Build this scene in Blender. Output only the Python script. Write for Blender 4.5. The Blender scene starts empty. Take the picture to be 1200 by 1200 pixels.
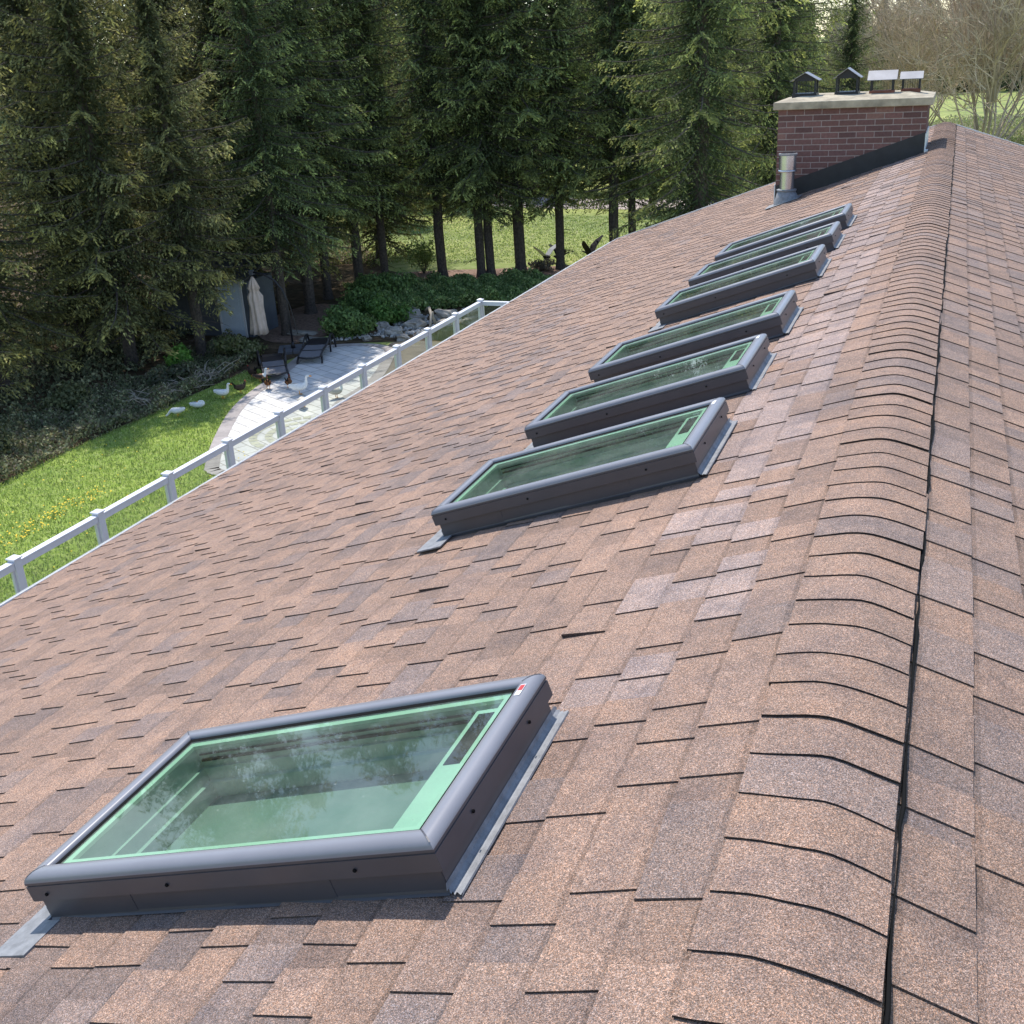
import bpy, math, random
import numpy as np
from mathutils import Matrix, Vector
random.seed(7); RNG = np.random.default_rng(11)
sc = bpy.context.scene
COL = sc.collection
SL = 0.329836632599101                     # roof pitch
CS, SN, TN = math.cos(SL), math.sin(SL), math.tan(SL)
G = -7.6                                   # garden level, ridge apex is z = 0
YE = 20.0; YB = -5.0; LE = 5.88            # roof far end, near end, slope length

# ------------------------------------------------------------------ helpers
def tag(o, label=None, cat=None, group=None, kind=None):
    if label: o['label'] = label
    if cat: o['category'] = cat
    if group: o['group'] = group
    if kind: o['kind'] = kind
    return o

def empty(name, loc=(0, 0, 0), rz=0.0):
    o = bpy.data.objects.new(name, None); o.empty_display_size = .2
    COL.objects.link(o); o.location = loc; o.rotation_euler = (0, 0, rz)
    return o

def link_mesh(name, me, parent=None):
    o = bpy.data.objects.new(name, me); COL.objects.link(o)
    if parent is not None: o.parent = parent
    return o

def nmesh(name, V, F, mat, parent=None, colors=None, smooth=False):
    """numpy mesh: V (n,3), F (m,3|4); colors (m,3) per face"""
    V = np.asarray(V, dtype=np.float32); F = np.asarray(F, dtype=np.int32)
    k = F.shape[1]
    me = bpy.data.meshes.new(name)
    me.vertices.add(len(V)); me.vertices.foreach_set('co', V.ravel())
    me.loops.add(F.size); me.loops.foreach_set('vertex_index', F.ravel())
    me.polygons.add(len(F))
    me.polygons.foreach_set('loop_start', np.arange(0, F.size, k, dtype=np.int32))
    if smooth: me.polygons.foreach_set('use_smooth', np.ones(len(F), dtype=bool))
    if colors is not None:
        a = me.attributes.new('col', 'FLOAT_COLOR', 'FACE')
        c = np.ones((len(F), 4), dtype=np.float32); c[:, :3] = colors
        a.data.foreach_set('color', c.ravel())
    me.update(calc_edges=True)
    me.materials.append(mat)
    return link_mesh(name, me, parent)

class MB:
    def __init__(s): s.v = []; s.f = []; s.c = []
    def add(s, vs, fs, col=(1, 1, 1)):
        n = len(s.v); s.v += [tuple(v) for v in vs]
        for f in fs: s.f.append([i + n for i in f]); s.c.append(col)
    def box(s, a, b, tf=None, col=(1, 1, 1)):
        x0, y0, z0 = a; x1, y1, z1 = b
        vs = [(x0, y0, z0), (x1, y0, z0), (x1, y1, z0), (x0, y1, z0), (x0, y0, z1), (x1, y0, z1), (x1, y1, z1), (x0, y1, z1)]
        if tf: vs = [tf(*v) for v in vs]
        s.add(vs, [(0, 3, 2, 1), (4, 5, 6, 7), (0, 1, 5, 4), (1, 2, 6, 5), (2, 3, 7, 6), (3, 0, 4, 7)], col)
    def tube(s, pts, rad, n=8, cap=True, col=(1, 1, 1)):
        pts = [Vector(p) for p in pts]
        if not hasattr(rad, '__len__'): rad = [rad] * len(pts)
        rings = []
        t0 = (pts[1] - pts[0]).normalized()
        up = Vector((0, 0, 1)) if abs(t0.z) < .9 else Vector((1, 0, 0))
        for i, p in enumerate(pts):
            t = (pts[min(i + 1, len(pts) - 1)] - pts[max(i - 1, 0)]).normalized()
            b = t.cross(up).normalized(); up = b.cross(t).normalized()
            rings.append([p + (b * math.cos(2 * math.pi * k / n) + up * math.sin(2 * math.pi * k / n)) * rad[i] for k in range(n)])
        vs = [v for r in rings for v in r]; fs = []
        for i in range(len(pts) - 1):
            for k in range(n):
                fs.append((i * n + k, i * n + (k + 1) % n, (i + 1) * n + (k + 1) % n, (i + 1) * n + k))
        if cap:
            fs.append(tuple(range(n))[::-1]); fs.append(tuple((len(pts) - 1) * n + k for k in range(n)))
        s.add(vs, fs, col)
    def ring(s, prof, n=24, c=(0, 0, 0), col=(1, 1, 1), tf=None):     # lathe of (r,z)
        vs = []
        for r, z in prof:
            for k in range(n):
                a = 2 * math.pi * k / n; v = (c[0] + r * math.cos(a), c[1] + r * math.sin(a), c[2] + z)
                vs.append(tf(*v) if tf else v)
        fs = []
        for i in range(len(prof) - 1):
            for k in range(n):
                fs.append((i * n + k, i * n + (k + 1) % n, (i + 1) * n + (k + 1) % n, (i + 1) * n + k))
        s.add(vs, fs, col)
    def build(s, name, mat, parent=None, smooth=False, bevel=0, colors=False):
        me = bpy.data.meshes.new(name); me.from_pydata(s.v, [], s.f)
        if colors:
            a = me.attributes.new('col', 'FLOAT_COLOR', 'FACE')
            a.data.foreach_set('color', np.array([list(c) + [1.] for c in s.c], dtype=np.float32).ravel())
        if smooth:
            me.polygons.foreach_set('use_smooth', [True] * len(me.polygons))
        me.update(); me.materials.append(mat)
        o = link_mesh(name, me, parent)
        if bevel:
            m = o.modifiers.new('bevel', 'BEVEL'); m.width = bevel; m.segments = 2; m.limit_method = 'ANGLE'
        return o

def copy_tree(root, parent=None):
    kids = list(root.children)
    r = root.copy(); COL.objects.link(r)
    if parent is not None: r.parent = parent
    for k in kids: copy_tree(k, r)
    return r

# ------------------------------------------------------------------ materials
def new_mat(name):
    m = bpy.data.materials.new(name); m.use_nodes = True
    nt = m.node_tree; b = nt.nodes['Principled BSDF']
    return m, nt, b

def nd(nt, t, **kw):
    n = nt.nodes.new(t)
    for k, v in kw.items():
        if k in n.inputs: n.inputs[k].default_value = v
        else: setattr(n, k, v)
    return n

def tex_noise(nt, scale, detail=4, rough=.6, vec='Object'):
    tc = nt.nodes.new('ShaderNodeTexCoord'); n = nt.nodes.new('ShaderNodeTexNoise')
    n.inputs['Scale'].default_value = scale; n.inputs['Detail'].default_value = detail; n.inputs['Roughness'].default_value = rough
    nt.links.new(tc.outputs[vec], n.inputs['Vector']); return n

def ramp(nt, src, stops):
    r = nt.nodes.new('ShaderNodeValToRGB'); e = r.color_ramp.elements
    while len(e) > 1: e.remove(e[-1])
    e[0].position = stops[0][0]; e[0].color = (*stops[0][1], 1)
    for p_, c_ in stops[1:]:
        q = e.new(p_); q.color = (*c_, 1)
    nt.links.new(src, r.inputs['Fac']); return r

def simple(name, col, rough=.6, metal=0., var=.12, scale=6., bump=0., bscale=60., spec=.5):
    m, nt, b = new_mat(name)
    n = tex_noise(nt, scale)
    lo = tuple(c * (1 - var) for c in col); hi = tuple(min(1, c * (1 + var)) for c in col)
    r = ramp(nt, n.outputs['Fac'], [(.3, lo), (.7, hi)])
    nt.links.new(r.outputs['Color'], b.inputs['Base Color'])
    b.inputs['Roughness'].default_value = rough; b.inputs['Metallic'].default_value = metal
    b.inputs['Specular IOR Level'].default_value = spec
    if bump:
        n2 = tex_noise(nt, bscale); bp = nt.nodes.new('ShaderNodeBump'); bp.inputs['Strength'].default_value = bump; bp.inputs['Distance'].default_value = .01
        nt.links.new(n2.outputs['Fac'], bp.inputs['Height']); nt.links.new(bp.outputs['Normal'], b.inputs['Normal'])
    return m

def attr_mat(name, rough=.8, var=.25, scale=8., spec=.3, translucent=0., bump=0., bscale=50.):
    """colour from the per-face attribute, broken up by noise"""
    m, nt, b = new_mat(name)
    at = nt.nodes.new('ShaderNodeAttribute'); at.attribute_name = 'col'
    n = tex_noise(nt, scale)
    r = ramp(nt, n.outputs['Fac'], [(.25, (1 - var,) * 3), (.75, (1 + var,) * 3)])
    mx = nt.nodes.new('ShaderNodeMix'); mx.data_type = 'RGBA'; mx.blend_type = 'MULTIPLY'; mx.inputs['Factor'].default_value = 1
    nt.links.new(at.outputs['Color'], mx.inputs[6]); nt.links.new(r.outputs['Color'], mx.inputs[7])
    nt.links.new(mx.outputs[2], b.inputs['Base Color'])
    b.inputs['Roughness'].default_value = rough; b.inputs['Specular IOR Level'].default_value = spec
    if bump:
        n2 = tex_noise(nt, bscale); bp = nt.nodes.new('ShaderNodeBump'); bp.inputs['Strength'].default_value = bump; bp.inputs['Distance'].default_value = .01
        nt.links.new(n2.outputs['Fac'], bp.inputs['Height']); nt.links.new(bp.outputs['Normal'], b.inputs['Normal'])
    if translucent:
        out = nt.nodes['Material Output']; tr = nt.nodes.new('ShaderNodeBsdfTranslucent'); ms = nt.nodes.new('ShaderNodeMixShader')
        ms.inputs[0].default_value = translucent
        nt.links.new(mx.outputs[2], tr.inputs['Color']); nt.links.new(b.outputs[0], ms.inputs[1]); nt.links.new(tr.outputs[0], ms.inputs[2])
        nt.links.new(ms.outputs[0], out.inputs['Surface'])
    return m

def shingle_mat():
    m, nt, b = new_mat('asphalt_shingle')
    L = nt.links
    at = nt.nodes.new('ShaderNodeAttribute'); at.attribute_name = 'col'
    tc = nt.nodes.new('ShaderNodeTexCoord')
    gran = []
    for sc_, lo, hi in ((720., .30, 1.9), (380., .66, 1.38), (60., .93, 1.07)):
        v = nt.nodes.new('ShaderNodeTexVoronoi'); v.inputs['Scale'].default_value = sc_
        L.new(tc.outputs['Object'], v.inputs['Vector'])
        sp = nt.nodes.new('ShaderNodeSeparateColor'); L.new(v.outputs['Color'], sp.inputs[0])
        r = ramp(nt, sp.outputs[0], [(0., (lo,) * 3), (.7, ((lo + hi) / 2,) * 3), (1., (hi,) * 3)])
        gran.append((v, r, sp))
    cur = at.outputs['Color']
    for v, r, sp in gran:
        mx = nt.nodes.new('ShaderNodeMix'); mx.data_type = 'RGBA'; mx.blend_type = 'MULTIPLY'; mx.inputs['Factor'].default_value = 1
        L.new(cur, mx.inputs[6]); L.new(r.outputs['Color'], mx.inputs[7]); cur = mx.outputs[2]
    # individual pale and rust coloured granules
    hr = ramp(nt, gran[0][2].outputs[1], [(0., (.78, .92, 1.1)), (.5, (1., 1., 1.)), (1., (1.22, 1.0, .84))])
    mx = nt.nodes.new('ShaderNodeMix'); mx.data_type = 'RGBA'; mx.blend_type = 'MULTIPLY'; mx.inputs['Factor'].default_value = 1
    L.new(cur, mx.inputs[6]); L.new(hr.outputs['Color'], mx.inputs[7]); cur = mx.outputs[2]
    mid = tex_noise(nt, 7.5, 6, .62); rm = ramp(nt, mid.outputs['Fac'], [(.36, (.80, .82, .86)), (.46, (.93, .94, .95)), (.56, (1.03, 1.02, 1.)), (.68, (1.10, 1.06, 1.01))])
    mx = nt.nodes.new('ShaderNodeMix'); mx.data_type = 'RGBA'; mx.blend_type = 'MULTIPLY'; mx.inputs['Factor'].default_value = 1
    L.new(cur, mx.inputs[6]); L.new(rm.outputs['Color'], mx.inputs[7]); cur = mx.outputs[2]
    big = tex_noise(nt, 1.1, 5, .65); rb = ramp(nt, big.outputs['Fac'], [(.3, (.89, .90, .92)), (.7, (1.09, 1.06, 1.04))])
    mx = nt.nodes.new('ShaderNodeMix'); mx.data_type = 'RGBA'; mx.blend_type = 'MULTIPLY'; mx.inputs['Factor'].default_value = 1
    L.new(cur, mx.inputs[6]); L.new(rb.outputs['Color'], mx.inputs[7]); cur = mx.outputs[2]
    L.new(cur, b.inputs['Base Color'])
    b.inputs['Roughness'].default_value = .85; b.inputs['Specular IOR Level'].default_value = .35
    bp = nt.nodes.new('ShaderNodeBump'); bp.inputs['Strength'].default_value = .55; bp.inputs['Distance'].default_value = .0015
    L.new(gran[0][2].outputs[2], bp.inputs['Height']); L.new(bp.outputs['Normal'], b.inputs['Normal'])
    return m

def glass_mat(name, tint, rough=.02, ior=1.5, dirt=0., base=0.):
    m, nt, b = new_mat(name); L = nt.links
    nt.nodes.remove(b); out = nt.nodes['Material Output']
    tr = nd(nt, 'ShaderNodeBsdfTransparent', Color=(*tint, 1)); gl = nd(nt, 'ShaderNodeBsdfGlossy', Roughness=rough)
    fr = nd(nt, 'ShaderNodeFresnel', IOR=ior); ms = nt.nodes.new('ShaderNodeMixShader')
    ma = nt.nodes.new('ShaderNodeMath'); ma.operation = 'ADD'; ma.inputs[1].default_value = base; ma.use_clamp = True
    L.new(fr.outputs[0], ma.inputs[0])
    L.new(ma.outputs[0], ms.inputs[0]); L.new(tr.outputs[0], ms.inputs[1]); L.new(gl.outputs[0], ms.inputs[2])
    cur = ms
    if dirt:
        df = nd(nt, 'ShaderNodeBsdfDiffuse', Color=(.55, .58, .52, 1)); m2 = nt.nodes.new('ShaderNodeMixShader')
        n = tex_noise(nt, 3.5, 9, .72); r = ramp(nt, n.outputs['Fac'], [(.35, (0.01,) * 3), (.8, (dirt,) * 3)])
        n3 = tex_noise(nt, 90, 2, .5); r3 = ramp(nt, n3.outputs['Fac'], [(.70, (0.,) * 3), (.78, (.25,) * 3)])
        ad = nt.nodes.new('ShaderNodeMath'); ad.operation = 'ADD'
        L.new(r.outputs['Color'], ad.inputs[0]); L.new(r3.outputs['Color'], ad.inputs[1])
        L.new(ad.outputs[0], m2.inputs[0]); L.new(cur.outputs[0], m2.inputs[1]); L.new(df.outputs[0], m2.inputs[2]); cur = m2
    L.new(cur.outputs[0], out.inputs['Surface'])
    return m

M = {}
M['shingle'] = shingle_mat()
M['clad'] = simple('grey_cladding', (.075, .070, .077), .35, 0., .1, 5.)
M['clad_top'] = simple('grey_frame_sunlit', (.225, .225, .245), .3, 0., .06, 4.)  # lighter than the sides: sunlit tone put into the frame top
M['black'] = simple('black_rubber_and_shade', (.010, .010, .010), .95, spec=.1)  # also colours in the shade of ridge gap, seam and cassette recess
M['flash'] = simple('galvanised_flashing', (.23, .235, .245), .6, .0, .25, 30., .2, 90)
M['steel'] = simple('shiny_steel', (.60, .62, .65), .24, .9, .1, 7.)
M['hood'] = simple('hood_sheet_metal', (.24, .24, .26), .5, .2, .15, 7.)
M['darkmetal'] = simple('dark_wire_metal', (.025, .025, .028), .5, .3)
M['liner'] = simple('clay_flue', (.22, .08, .05), .85, 0., .25, 15)
M['crown'] = simple('concrete_cap', (.40, .345, .25), .9, 0., .38, 5., .5, 40)
M['brick'] = attr_mat('red_brick', .88, .22, 30., .3, bump=.4, bscale=60)
M['mortar'] = simple('mortar', (.42, .35, .325), .95, 0., .15, 30, .3, 90)
M['flashblack'] = simple('black_step_flashing', (.022, .022, .024), .55, 0., .3, 9., .2, 20)
M['white'] = simple('white_vinyl', (.72, .72, .76), .4, 0., .05, 4.)
M['trimwhite'] = simple('white_aluminium_trim', (.75, .75, .73), .45, 0., .08, 8.)
M['innerwood'] = simple('painted_inner_frame', (.80, .84, .78), .5, 0., .06, 12)
M['shaft'] = simple('grey_shaft_lining', (.55, .57, .56), .7, 0., .12, 9)
M['darkvoid'] = simple('grey_blind_fabric', (.31, .32, .31), .9, 0., .14, 3.)
M['sky_glass'] = glass_mat('green_tinted_glass', (.51, .71, .60), .02, 1.33, .17, .0)
M['rail_glass'] = glass_mat('railing_glass', (.80, .84, .78), .02, 1.45, .10)
M['sticker_white'] = simple('sticker_white', (.8, .8, .8), .5)
M['sticker_red'] = simple('sticker_red', (.45, .03, .03), .5)
M['foliage'] = attr_mat('spruce_needles', .7, .35, 1.5, .25, translucent=.35)
M['leaf'] = attr_mat('broad_leaves', .6, .3, 3., .35, translucent=.3)
M['bark'] = simple('spruce_bark', (.085, .068, .058), .95, 0., .45, 12, .8, 25)
M['barebark'] = attr_mat('bare_bark', .9, .25, 2., .2)
M['bodyattr'] = attr_mat('feathers', .8, .12, 25., .2, bump=.3, bscale=40)
M['orange'] = simple('orange_beak', (.75, .32, .04), .5)
M['blackpaint'] = simple('black_painted_metal', (.012, .012, .014), .45)
M['sling'] = simple('grey_sling', (.16, .155, .165), .75, 0., .1, 30)
M['loungeframe'] = simple('dark_brown_resin', (.022, .019, .022), .45)
M['canvas'] = simple('beige_canvas', (.66, .52, .44), .9, 0., .12, 6., .2, 30)
M['slab'] = simple('dark_concrete', (.12, .12, .135), .85, 0., .2, 5., .3, 40)
M['shedwall'] = simple('blue_grey_siding', (.10, .11, .13), .7, 0., .12, 3.)
M['sheddoor'] = simple('pale_blue_door', (.62, .69, .80), .5, 0., .06, 3.)
M['rooffelt'] = simple('shed_roofing', (.06, .06, .055), .9, 0., .3, 8)
M['rock'] = simple('limestone', (.36, .33, .29), .9, 0., .45, 2.5, .9, 9)
M['stake'] = simple('grey_stake', (.1, .1, .1), .6)
M['driftwood'] = simple('weathered_wood', (.40, .34, .27), .85, 0., .25, 9, .5, 30)
M['soffit'] = simple('house_render', (.5, .47, .42), .8, 0., .1, 3)
M['deck'] = simple('deck_boards', (.25, .22, .19), .8, 0., .2, 3)

# ------------------------------------------------------------------ roof
def RL(u, y, n=0.): return (-u * CS - n * SN, y, -u * SN + n * CS)
def RR(u, y, n=0.): return (u * CS + n * SN, y, -u * SN + n * CS)

U0, LN, WD, HH = .7044, 1.223, .6803, .1353
SKY = [1.547, 3.974, 5.1636, 6.3148, 8.0285, 9.2001, 10.3463]
holes = [(U0 + .035, U0 + LN - .035, y + .035, y + WD - .035) for y in SKY]

def subtract(rects, hole):
    out = []
    ha, hb, hc, hd = hole
    for (a, b, c, d) in rects:
        if b <= ha or a >= hb or d <= hc or c >= hd: out.append((a, b, c, d)); continue
        if a < ha: out.append((a, ha, c, d))
        if b > hb: out.append((hb, b, c, d))
        a2, b2 = max(a, ha), min(b, hb)
        if c < hc: out.append((a2, b2, c, hc))
        if d > hd: out.append((a2, b2, hd, d))
    return out

TAN = np.array((.355, .240, .178)); BRN = np.array((.315, .217, .166)); GRY = np.array((.265, .196, .163)); PINK = np.array((.395, .298, .255)); DRK = np.array((.235, .178, .152))
E_ = .143
def roof_slope(side):
    P = RL if side < 0 else RR
    mb = MB(); rnd = random.Random(5 if side < 0 else 9)
    ncourse = 41
    hl = holes if side < 0 else []
    wob = [rnd.uniform(0, 6.28) for _ in range(8)]
    def und(u, y):                                   # slight unevenness of the decking
        return .0035 * math.sin(y * 1.7 + wob[0] + u * .8) + .0025 * math.sin(y * 3.9 + u * 2.3 + wob[1]) + .002 * math.sin(u * 7 + wob[2] + y)
    def tone(k, y, u):
        r = rnd.random()
        if side < 0:
            zone = math.sin(y * .9 + k * .4) * .12 + math.sin(k * .23 + y * .35 + 1.0) * .12
            near = .0 if u > .85 else .12
            r2 = r + zone + near
            if u < .80 and u > .34 and y > 2.2 and rnd.random() < (.78 if y > 4 else .45): c = PINK * rnd.uniform(.9, 1.05)
            elif r2 < .66: c = TAN * rnd.uniform(.93, 1.07)
            elif r2 < .88: c = BRN * rnd.uniform(.88, 1.1)
            elif r2 < 1.02: c = GRY * rnd.uniform(.95, 1.2)
            else: c = DRK * rnd.uniform(1.05, 1.3)
        else:
            if r < .38: c = TAN * rnd.uniform(.84, 1.0)
            elif r < .7: c = BRN * rnd.uniform(.88, 1.1)
            else: c = GRY * rnd.uniform(.95, 1.2)
        return c
    for k in range(ncourse):
        ub = LE - k * E_; ua = ub - E_
        if ua < .02: break
        def nn(u, t):
            f = max(0., min(1., (u - ua + .02) / (E_ + .02)))
            return (.0012 + .0045 * f) if t < .008 else (.0048 + .0052 * f)
        # base layer, darker in the printed shadow bands between the tabs
        y = YB + rnd.uniform(-.3, 0)
        segs = []
        while y < YE:
            gap = rnd.choice((.06, .09, .12, .17)) * rnd.uniform(.8, 1.15); tab = rnd.choice((.11, .15, .19, .26)) * rnd.uniform(.9, 1.1)
            segs.append((y, y + gap, 0)); segs.append((y + gap, y + gap + tab, 1)); y += gap + tab
        for (a, b, raised) in segs:
            a = max(a, YB); b = min(b, YE)
            if b <= a: continue
            c = tone(k, a, ub)
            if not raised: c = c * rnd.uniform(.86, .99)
            t = .0125 if raised else .0055
            lift = 0.
            if raised and rnd.random() < .02: lift = rnd.uniform(.004, .010)
            c = tuple(c)
            sk0 = rnd.uniform(-.006, .006) if raised else 0
            for (p, q, yy0, yy1) in [(ua - (0.02 if not raised else .012), ub, a, b)] if not hl else _multi([(ua - (0.02 if not raised else .012), ub, a, b)], hl):
                us = [p, min(q - .002, max(p + .002, ua + .017)), q]
                top = []
                for j, uu in enumerate(us):
                    f = (uu - p) / max(1e-6, q - p)
                    for yy in (yy0, yy1):
                        ysh = yy + (sk0 * f if (raised and hl is not None) else 0)
                        top.append(P(uu, ysh, nn(uu, t) + und(uu, yy) + (lift * f if yy == yy0 else 0) + (.0012 * math.sin(f * 3.14) if raised else 0)))
                bot = [P(us[0], yy0, und(us[0], yy0) - .004), P(us[0], yy1, und(us[0], yy1) - .004), P(us[1], yy0, und(us[1], yy0) - .002), P(us[1], yy1, und(us[1], yy1) - .002), P(us[2], yy0, und(us[2], yy0) - .002), P(us[2], yy1, und(us[2], yy1) - .002)]
                vs = top + bot
                fs = [(0, 2, 3, 1), (2, 4, 5, 3), (4, 10, 11, 5), (0, 6, 8, 2), (2, 8, 10, 4), (1, 3, 9, 7), (3, 5, 11, 9)]
                if side < 0: fs = [f_[::-1] for f_ in fs]
                n0 = len(mb.v); mb.v += vs
                for i_, f_ in enumerate(fs):
                    mb.f.append([x + n0 for x in f_]); mb.c.append(tuple(np.array(c) * (.80 if raised else .72)) if i_ == 0 else c if i_ < 2 else (.11, .082, .068) if i_ > 2 else tuple(np.array(c) * .8))  # tab sides dark: the shade lines are put into their colour
    return mb
def _multi(r, hl):
    for h in hl: r = subtract(r, h)
    return r

house = empty('house', (0, 8, 0))
tag(house, 'long house with brown shingled gable roof, brick chimney and seven skylights', 'house')
def hp(o, parent=None):                      # parent while the mesh stays in world coordinates
    o.parent = parent or house
    if parent is None or parent is house: o.location = (0, -8, 0)
    return o
ro = roof_slope(-1).build('roof', M['shingle'], colors=True); hp(ro); ro['label'] = 'sunlit roof slope of mottled pinkish brown shingles carrying the skylights'
rr = roof_slope(1).build('roof', M['shingle'], colors=True); hp(rr); rr['label'] = 'roof slope on the other side of the ridge without skylights'

# ridge caps
mb = MB(); rnd = random.Random(3)
y = YB + .05; y0c = 1.4853
y = y0c - E_ * 45
k = 0
CAPT = .0165
def capz(x): return -TN * math.sqrt(x * x + .0028) + CAPT
xs = [-.155, -.12, -.085, -.055, -.03, -.008, .015, .04, .07, .105, .150]
YC = list(np.arange(y0c - E_ * 44, YE - .02, E_))
drift = 0
for k, y in enumerate(YC):
    near = rnd.uniform(-.004, .004); lj = rnd.uniform(-.007, .007); drift = .7 * drift + rnd.uniform(-.004, .004)
    r = rnd.random(); c = TAN * rnd.uniform(.84, .97) if r < .62 else BRN * rnd.uniform(.92, 1.05) if r < .85 else GRY * rnd.uniform(1.0, 1.15)
    c = tuple(c)
    lift = rnd.uniform(.0, .0015) + (.0025 if rnd.random() < .05 or y < 1.2 else 0)
    liftr = lift + (rnd.uniform(.001, .004) if rnd.random() < .12 or y < 1.2 else 0)
    rows = []
    skew = rnd.uniform(-.006, .006)
    ye = min(y + .175, YE + .015)
    for j, (yy, n_) in enumerate(((y + near, .0088), (y + near + .05, .0078), (y + .09, .0064), (ye, .0040))):
        row = []
        for i, x in enumerate(xs):
            f = i / (len(xs) - 1); xx = x + (lj if i == 0 else 0) + (drift if i == len(xs) - 1 else 0)
            ly = (1 - j / 3) * (lift * (1 - f) + liftr * f)
            row.append((xx, yy + .075 * max(0., .46 - f) ** 1.3 + skew * (f - .5) + .003 * math.sin(f * 9 + k), capz(xx) + n_ + ly))
        rows.append(row)
    n0 = len(mb.v); W_ = len(xs)
    for row in rows: mb.v += row
    for row in (rows[0],): mb.v += [(a, b, c_ - .0036) for a, b, c_ in row]
    for j in range(3):
        for i in range(W_ - 1):
            mb.f.append([n0 + j * W_ + i, n0 + j * W_ + i + 1, n0 + (j + 1) * W_ + i + 1, n0 + (j + 1) * W_ + i]); mb.c.append(c)
    for i in range(W_ - 1):                       # near butt edge, its shade line put into a dark colour
        a = n0 + i; b = n0 + i + 1; mb.f.append([a, n0 + 4 * W_ + i, n0 + 4 * W_ + i + 1, b]); mb.c.append((.03, .024, .022))
    # side edges, the right one coloured black for its shaded gap
    for i, sgn in ((0, -1), (W_ - 1, 1)):
        m0 = len(mb.v)
        for j in range(4):
            v = rows[j][i]; mb.v.append((v[0], v[1], v[2] - (.006 if sgn > 0 else .010)))
        for j in range(3):
            q = [n0 + j * W_ + i, n0 + (j + 1) * W_ + i, m0 + j + 1, m0 + j]
            mb.f.append(q if sgn > 0 else q[::-1]); mb.c.append((.03, .024, .022) if sgn > 0 else (.2, .15, .12))
rc = mb.build('ridge_cap', M['shingle'], colors=True); hp(rc); rc['label'] = 'row of overlapping shingles bent over the roof ridge'

# black strip added below the caps for the shade in their edge gap
mb = MB()
prof = [(-.135, 0.004), (-.06, .012), (0, .013), (.07, .012), (.143, .0105)]
for i in range(len(prof) - 1):
    (xa, na), (xb, nb) = prof[i], prof[i + 1]
    mb.add([(xa, YB, capz(xa) - .008), (xb, YB, capz(xb) - .008), (xb, YE, capz(xb) - .008), (xa, YE, capz(xa) - .008)], [(0, 1, 2, 3)])
mb.add([(.143, YB, capz(.143) - .008), (.143, YE, capz(.143) - .008), (.143, YE, -.143 * TN - .005), (.143, YB, -.143 * TN - .005)], [(0, 3, 2, 1)])
hp(mb.build('ridge_gap_shade', M['black']))
# low black bead along the cap edge, drawn in for the shaded seam
mb = MB(); yy = YB; pts = []; rnd = random.Random(13)
while yy < YE: pts.append((.153 + rnd.uniform(-.002, .003), yy, -.153 * TN + .010)); yy += rnd.uniform(.05, .11)
mb.tube(pts, [.0032 + .0018 * math.sin(i * .9) for i in range(len(pts))], 6)
hp(mb.build('seam_shade_bead', M['black']))

# decking, fascia, drip edge, walls
mb = MB()
for P, s in ((RL, -1), (RR, 1)):
    us = [0, U0 + .04, U0 + LN - .04, LE - .03]; cuts = [YB]
    for h in (holes if s < 0 else []): cuts += [h[2], h[3]]
    cuts.append(YE - .02)
    for i in range(3):
        for j in range(len(cuts) - 1):
            if s < 0 and i == 1 and j % 2 == 1: continue
            vs = [P(us[i], cuts[j], -.012), P(us[i + 1], cuts[j], -.012), P(us[i + 1], cuts[j + 1], -.012), P(us[i], cuts[j + 1], -.012)]
            mb.add(vs, [(0, 1, 2, 3) if s > 0 else (3, 2, 1, 0)])
            mb.add([P(us[i], cuts[j], -.03), P(us[i + 1], cuts[j], -.03), P(us[i + 1], cuts[j + 1], -.03), P(us[i], cuts[j + 1], -.03)], [(0, 1, 2, 3) if s < 0 else (3, 2, 1, 0)])
hp(mb.build('roof_deck', M['flashblack']))
mb = MB()
for P in (RL, RR):
    mb.box((LE + .002, YB - .01, -.03), (LE + .022, YE + .02, .014), P)
    mb.box((.16, YE + .002, -.03), (LE + .0, YE + .022, .020), P)
    mb.box((.0, YE + .002, -.16), (LE + .0, YE + .020, -.031), P)
o = mb.build('drip_edge', M['trimwhite']); hp(o)
gx = LE * CS; gz = -LE * SN
for s in (-1, 1):
    mb = MB()
    a, b = gx + .022, gx + .13
    outline = [(a, gz - .03), (a, gz - .12), (a + .03, gz - .14), (b - .03, gz - .14), (b, gz - .09), (b, gz - .045), (b - .012, gz - .04), (b - .014, gz - .06), (b - .04, gz - .125), (a + .035, gz - .125), (a + .012, gz - .03)]
    n = len(outline); vs = [(s * x, YB, z) for x, z in outline] + [(s * x, YE, z) for x, z in outline]
    mb.add(vs, [(i, (i + 1) % n, n + (i + 1) % n, n + i) for i in range(n)])
    hp(mb.build('gutter', M['trimwhite']))
mb = MB(); WX = gx - .45
mb.box((-WX, YB + .4, G - .1), (WX, YE - .5, gz + .02))
mb.add([(-WX, YE - .5, gz + .02), (WX, YE - .5, gz + .02), (0, YE - .5, -.12)], [(0, 1, 2)])
hp(mb.build('wall', M['soffit']))

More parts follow.
